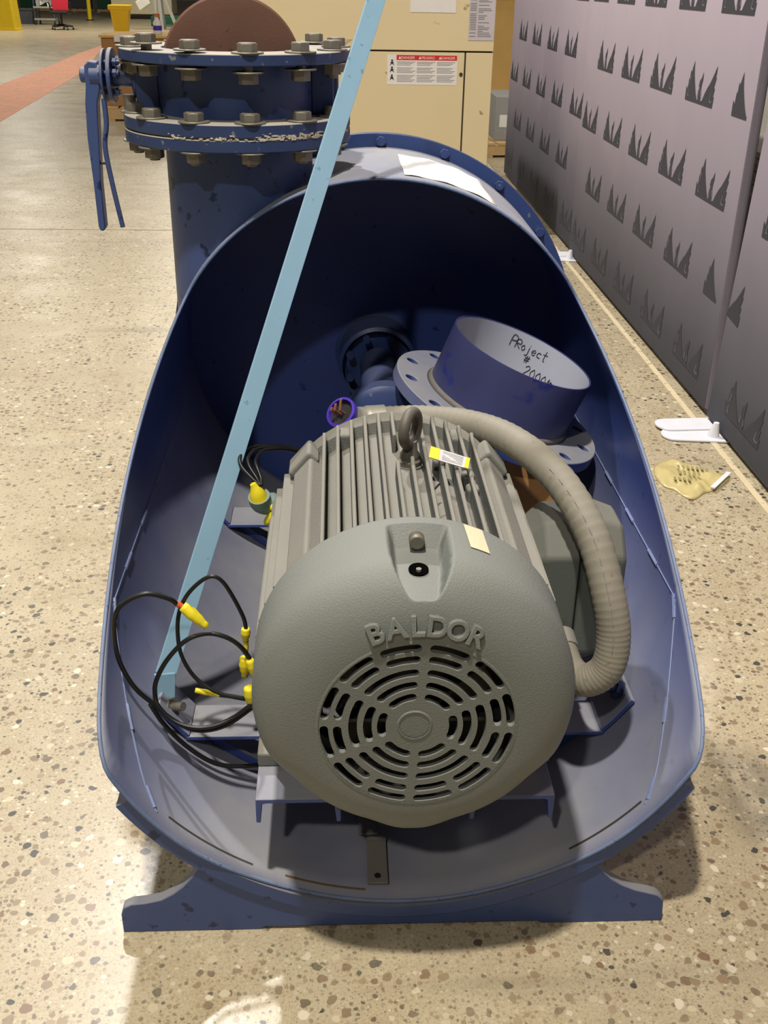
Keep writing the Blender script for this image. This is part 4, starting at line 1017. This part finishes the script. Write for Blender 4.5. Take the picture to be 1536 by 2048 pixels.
# behind the gap in the banner wall
pallet((2.35, 5.3, 0), .0, .95, 1.2, 'wooden pallet behind the banner gap, under the white carton')
wc = empty('white_carton', (2.35, 5.4, .13), 'white carton on a pallet seen through the gap between banner panels', 'box')
build(G().box(1.95, 2.75, 4.85, 5.85, .131, .62), 'carton', WHITE, wc, bevel=.005)
build(G().box(1.945, 1.9495, 4.85, 5.85, .36, .38), 'carton_tape', CARD, wc)
wl = empty('stacked_sheets', (2.35, 5.3, .62), 'stack of white sheets lying on the white carton behind the banners', 'sheet stack')
for i in range(6): build(G().box(1.97+.01*(i % 2), 2.72, 4.9, 5.8-.02*(i % 3), .623+i*.03, .648+i*.03), 'sheet', WHITE, wl)
wb = empty('white_machine_panel', (2.9, 6.6, 0), 'tall white machine panel with red stripe behind the banners', 'machine')
build(G().box(2.2, 3.8, 6.4, 7.2, 0, 2.2), 'panel_body', WHITE, wb, bevel=.01); build(G().box(2.2, 3.8, 6.39, 6.399, 1.35, 1.42), 'red_stripe', REDI, wb)
pallet((2.3, 3.95, 0), .05, .9, 1.0, 'bare wooden pallet lying nearest the banner gap')
# carton on a pallet left of the valve
pallet((-2.05, 13.3, 0), .02, 1.15, 1.1, 'wooden pallet on the floor left of the valve, under the brown carton', h=.15)
ct = empty('brown_carton', (-2.1, 13.2, .15), 'brown carton with papers on its lid standing on a pallet behind the valve lever', 'box')
build(G().box(-2.60, -1.5, 12.85, 13.75, .151, .86), 'carton', CARD, ct, bevel=.004)
build(G().box(-2.285, -2.275, 12.845, 12.85, .151, .86), 'carton_edge', CARDD, ct)
build(G().box(-2.62, -1.48, 12.83, 13.77, .861, .885), 'carton_lid', PLY, ct)
build(G().box(-2.45, -2.2, 12.824, 12.83, .82, .885), 'carton_label', PAPER, ct)
btl = empty('spray_bottle', (-2.02, 13.2, .886), 'small clear spray bottle with blue label standing on the brown carton', 'bottle')
build(G().lathe([(0, 0), (.045, 0), (.048, .02), (.048, .12), (.02, .16), (.016, .18), (0, .18)], (-2.02, 13.2, .886), (0, 0, 1), 20), 'bottle_body', WHITE, btl, smooth=True)
build(G().lathe([(.0485, .04), (.0485, .09)], (-2.02, 13.2, .886), (0, 0, 1), 20), 'bottle_label', PURPLE, btl)
build(G().box(-2.045, -1.995, 13.18, 13.22, 1.066, 1.10), 'trigger_head', REDT, btl)
# far end of the hall
yp = empty('yellow_column_guard', (-9.4, 33.3, 0), 'scuffed yellow steel column guard standing on the far floor', 'column guard')
build(G().add([(-9.95, 33, 0), (-9.03, 33, 0), (-9.12, 33, 1.6), (-9.9, 33, 1.6), (-9.95, 33.7, 0), (-9.03, 33.7, 0), (-9.12, 33.7, 1.6), (-9.9, 33.7, 1.6)], [(0, 1, 2, 3), (4, 5, 6, 7), (0, 1, 5, 4), (1, 2, 6, 5), (2, 3, 7, 6), (3, 0, 4, 7)]), 'guard_shell', YEL, yp, bevel=.03)
build(G().box(-9.97, -9.0, 32.97, 33.75, 0, .04), 'guard_base', YEL, yp)
build(G().box(-9.72, -9.5, 32.99, 33.0, .1, .35), 'black_marking', BLACK, yp)
def lathe_z(prof, c, n=20): return G().lathe(prof, c, (0, 0, 1), n)
gb = empty('grey_tote', (-9.75, 37.6, 0), 'dark grey plastic tote on the far floor beside the column guard', 'bin')
build(G().add([(-10.01, 37.3, 0), (-9.65, 37.3, 0), (-9.61, 37.3, .42), (-10.05, 37.3, .42), (-10.01, 37.9, 0), (-9.65, 37.9, 0), (-9.61, 37.9, .42), (-10.05, 37.9, .42)], [(0, 1, 2, 3), (4, 5, 6, 7), (0, 1, 5, 4), (1, 2, 6, 5), (3, 0, 4, 7), (0, 1, 5, 4)]), 'tote_body', DGREY, gb); build(G().box(-10.07, -9.59, 37.28, 37.92, .40, .44), 'tote_rim', DGREY, gb)
ca = empty('wire_cart', (-9.1, 37.2, 0), 'wire utility cart heaped with white papers beside the red chair', 'cart')
for x in (-9.45, -8.85):
    for y in (36.9, 37.5):
        build(G().cyl((x, y, .1), (x, y, 1.2), .02, 8), 'cart_post', DGREY, ca); build(G().cyl((x-.02, y, .05), (x+.02, y, .05), .05, 14), 'caster', BLACK, ca)
for z in (.16, .5, .85):
    g = G()
    for i in range(7): g.cyl((-9.45, 36.9+i*.1, z), (-8.85, 36.9+i*.1, z), .008, 6)
    g.box(-9.47, -8.83, 36.88, 36.9, z-.02, z+.03); build(g, 'wire_shelf', ALU, ca)
for i in range(5):
    build(G().obox((-9.35+i*.11, 37.1+.05*(i % 2), .62+.05*(i % 3)), Vector((.05, .02, .02)), Vector((-.02, .15, 0)), Vector((-.01, 0, .09))), 'paper_bundle', WHITE if i % 2 else LGREY, ca)
ch = empty('office_chair', (-7.93, 33.9, 0), 'office chair with red mesh back and black five-star base', 'chair')
cx_, cy_ = -7.93, 33.9
for k in range(5):
    a = k*2*PI/5+.4; e_ = Vector((cx_+.31*math.cos(a), cy_+.31*math.sin(a), .09))
    lg = build(G().tube([(cx_, cy_, .13), e_], [.035, .022], 8), 'base_arm', BLACK, ch); build(G().cyl(e_+Vector((-.02, 0, -.06)), e_+Vector((.02, 0, -.06)), .03, 12), 'caster', BLACK, lg)
build(G().cyl((cx_, cy_, .12), (cx_, cy_, .42), .03, 12), 'gas_column', BLACK, ch)
build(G().box(cx_-.27, cx_+.25, cy_-.25, cy_+.25, .42, .5), 'seat', BLACK, ch, bevel=.03)
build(G().add([(cx_-.27, cy_+.2, .5), (cx_+.17, cy_+.2, .5), (cx_+.2, cy_+.32, 1.15), (cx_-.33, cy_+.32, 1.15), (cx_-.27, cy_+.25, .5), (cx_+.17, cy_+.25, .5), (cx_+.2, cy_+.37, 1.15), (cx_-.33, cy_+.37, 1.15)], [(0, 1, 2, 3), (4, 5, 6, 7), (0, 1, 5, 4), (1, 2, 6, 5), (2, 3, 7, 6), (3, 0, 4, 7)]), 'backrest', REDC, ch, bevel=.015)
for sx_ in (-1, 1): build(G().tube([(cx_+sx_*.27, cy_, .46), (cx_+sx_*.31, cy_, .7), (cx_+sx_*.31, cy_-.15, .72)], .02, 8), 'armrest', BLACK, ch)
bo_ = empty('yellow_bollard', (-8.6, 41, 0), 'slim yellow bollard behind the red chair', 'bollard')
build(G().cyl((-8.60, 41, 0), (-8.60, 41, 1.2), .07, 16), 'bollard_tube', YEL, bo_, smooth=True); build(G().cyl((-8.6, 41, 0), (-8.6, 41, .03), .14, 16), 'bollard_base', BLACK, bo_)
# rack of dark goods on pallets along the far end
for i, x in enumerate((-12.6, -11.0, -9.4)):
    pallet((x, 50, 0), 0, 1.3, 1.0, ('wooden pallet under the dark green bundle next to the column guard', 'wooden pallet under the charcoal bundle', 'wooden pallet under the dark green bundle next to the cream machine')[i], 5, 'far pallets')
    gd = empty('shrouded_bundle', (x, 50, .13), ('dark green shrouded bundle on a far pallet next to the column guard', 'charcoal shrouded bundle between two green ones on a far pallet', 'dark green shrouded bundle on a far pallet next to the cream machine')[i], 'bundle', 'far shrouded bundles')
    build(G().box(x-.62, x+.6, 49.5, 50.4, .131, 1.5+.1*i), 'shrouded_load', GREEN if i != 1 else DGREY, gd, bevel=.03); build(G().box(x-.63, x+.61, 49.48, 50.42, .7, .76), 'load_strap', BLACK, gd)
cm = empty('cream_machine', (-6.9, 43.4, 0), 'cream machine housing on dark legs behind the yellow bin', 'machine')
build(G().box(-8.2, -6.0, 43, 44.4, .16, 2), 'machine_housing', mat('cream_white_enamel', (226, 216, 180), .5), cm, bevel=.02)
for x in (-8.1, -6.2): build(G().box(x, x+.12, 43.1, 43.3, 0, .16), 'machine_leg', BLACK, cm)
yb = empty('yellow_bin', (-5.97, 32.4, 0), 'bright yellow plastic waste bin with rim on the far floor', 'bin')
build(G().add([(-6.12, 32.2, 0), (-5.78, 32.2, 0), (-5.68, 32.2, .62), (-6.2, 32.2, .62), (-6.12, 32.6, 0), (-5.78, 32.6, 0), (-5.68, 32.6, .62), (-6.2, 32.6, .62)], [(0, 1, 2, 3), (4, 5, 6, 7), (0, 1, 5, 4), (1, 2, 6, 5), (2, 3, 7, 6), (3, 0, 4, 7)]), 'bin_body', YBIN, yb, bevel=.02)
build(G().box(-6.24, -5.64, 32.15, 32.65, .60, .72), 'bin_rim', YBIN, yb, bevel=.02)
gk = empty('green_skid', (-5.0, 37.6, 0), 'low green steel skid frame behind the valve bolts', 'skid')
build(G().box(-5.9, -3.9, 37.3, 37.6, .05, .28), 'skid_beam', GREEN, gk, bevel=.01); build(G().box(-5.9, -3.9, 38.4, 38.7, .05, .28), 'skid_beam', GREEN, gk, bevel=.01); build(G().box(-5.9, -5.7, 37.6, 38.4, .28, .34), 'skid_tie', GREEN, gk)
for x in (-5.8, -4.1): build(G().box(x-.1, x+.1, 37.3, 38.7, 0, .05), 'skid_runner', BLACK, gk)
ws_ = empty('aluminium_work_stand', (-5.3, 35, 0), 'aluminium work stand with splayed legs beside the yellow bin', 'stand')
for a, b in (((-5.20, 35, 0), (-5.28, 35, 1.6)), ((-5.38, 35, 0), (-5.34, 35, 1.6)), ((-4.75, 35, 0), (-5.2, 35, 1.2)), ((-5.2, 35.4, 0), (-5.25, 35.1, 1.4)), ((-5.75, 35.1, .75), (-5.3, 35, 1.05))):
    d_ = (Vector(b)-Vector(a)).normalized(); s_ = d_.cross(Vector((0, 1, 0))).normalized()
    build(G().obox((Vector(a)+Vector(b))/2, (Vector(b)-Vector(a))/2, s_*.045, Vector((0, .045, 0))), 'stand_leg', ALU, ws_)
build(G().obox((-5.72, 35, .72), Vector((.16, 0, .1)), Vector((0, .15, 0)), Vector((-.06, 0, .12))), 'stand_head', WHITE, ws_, bevel=.02)
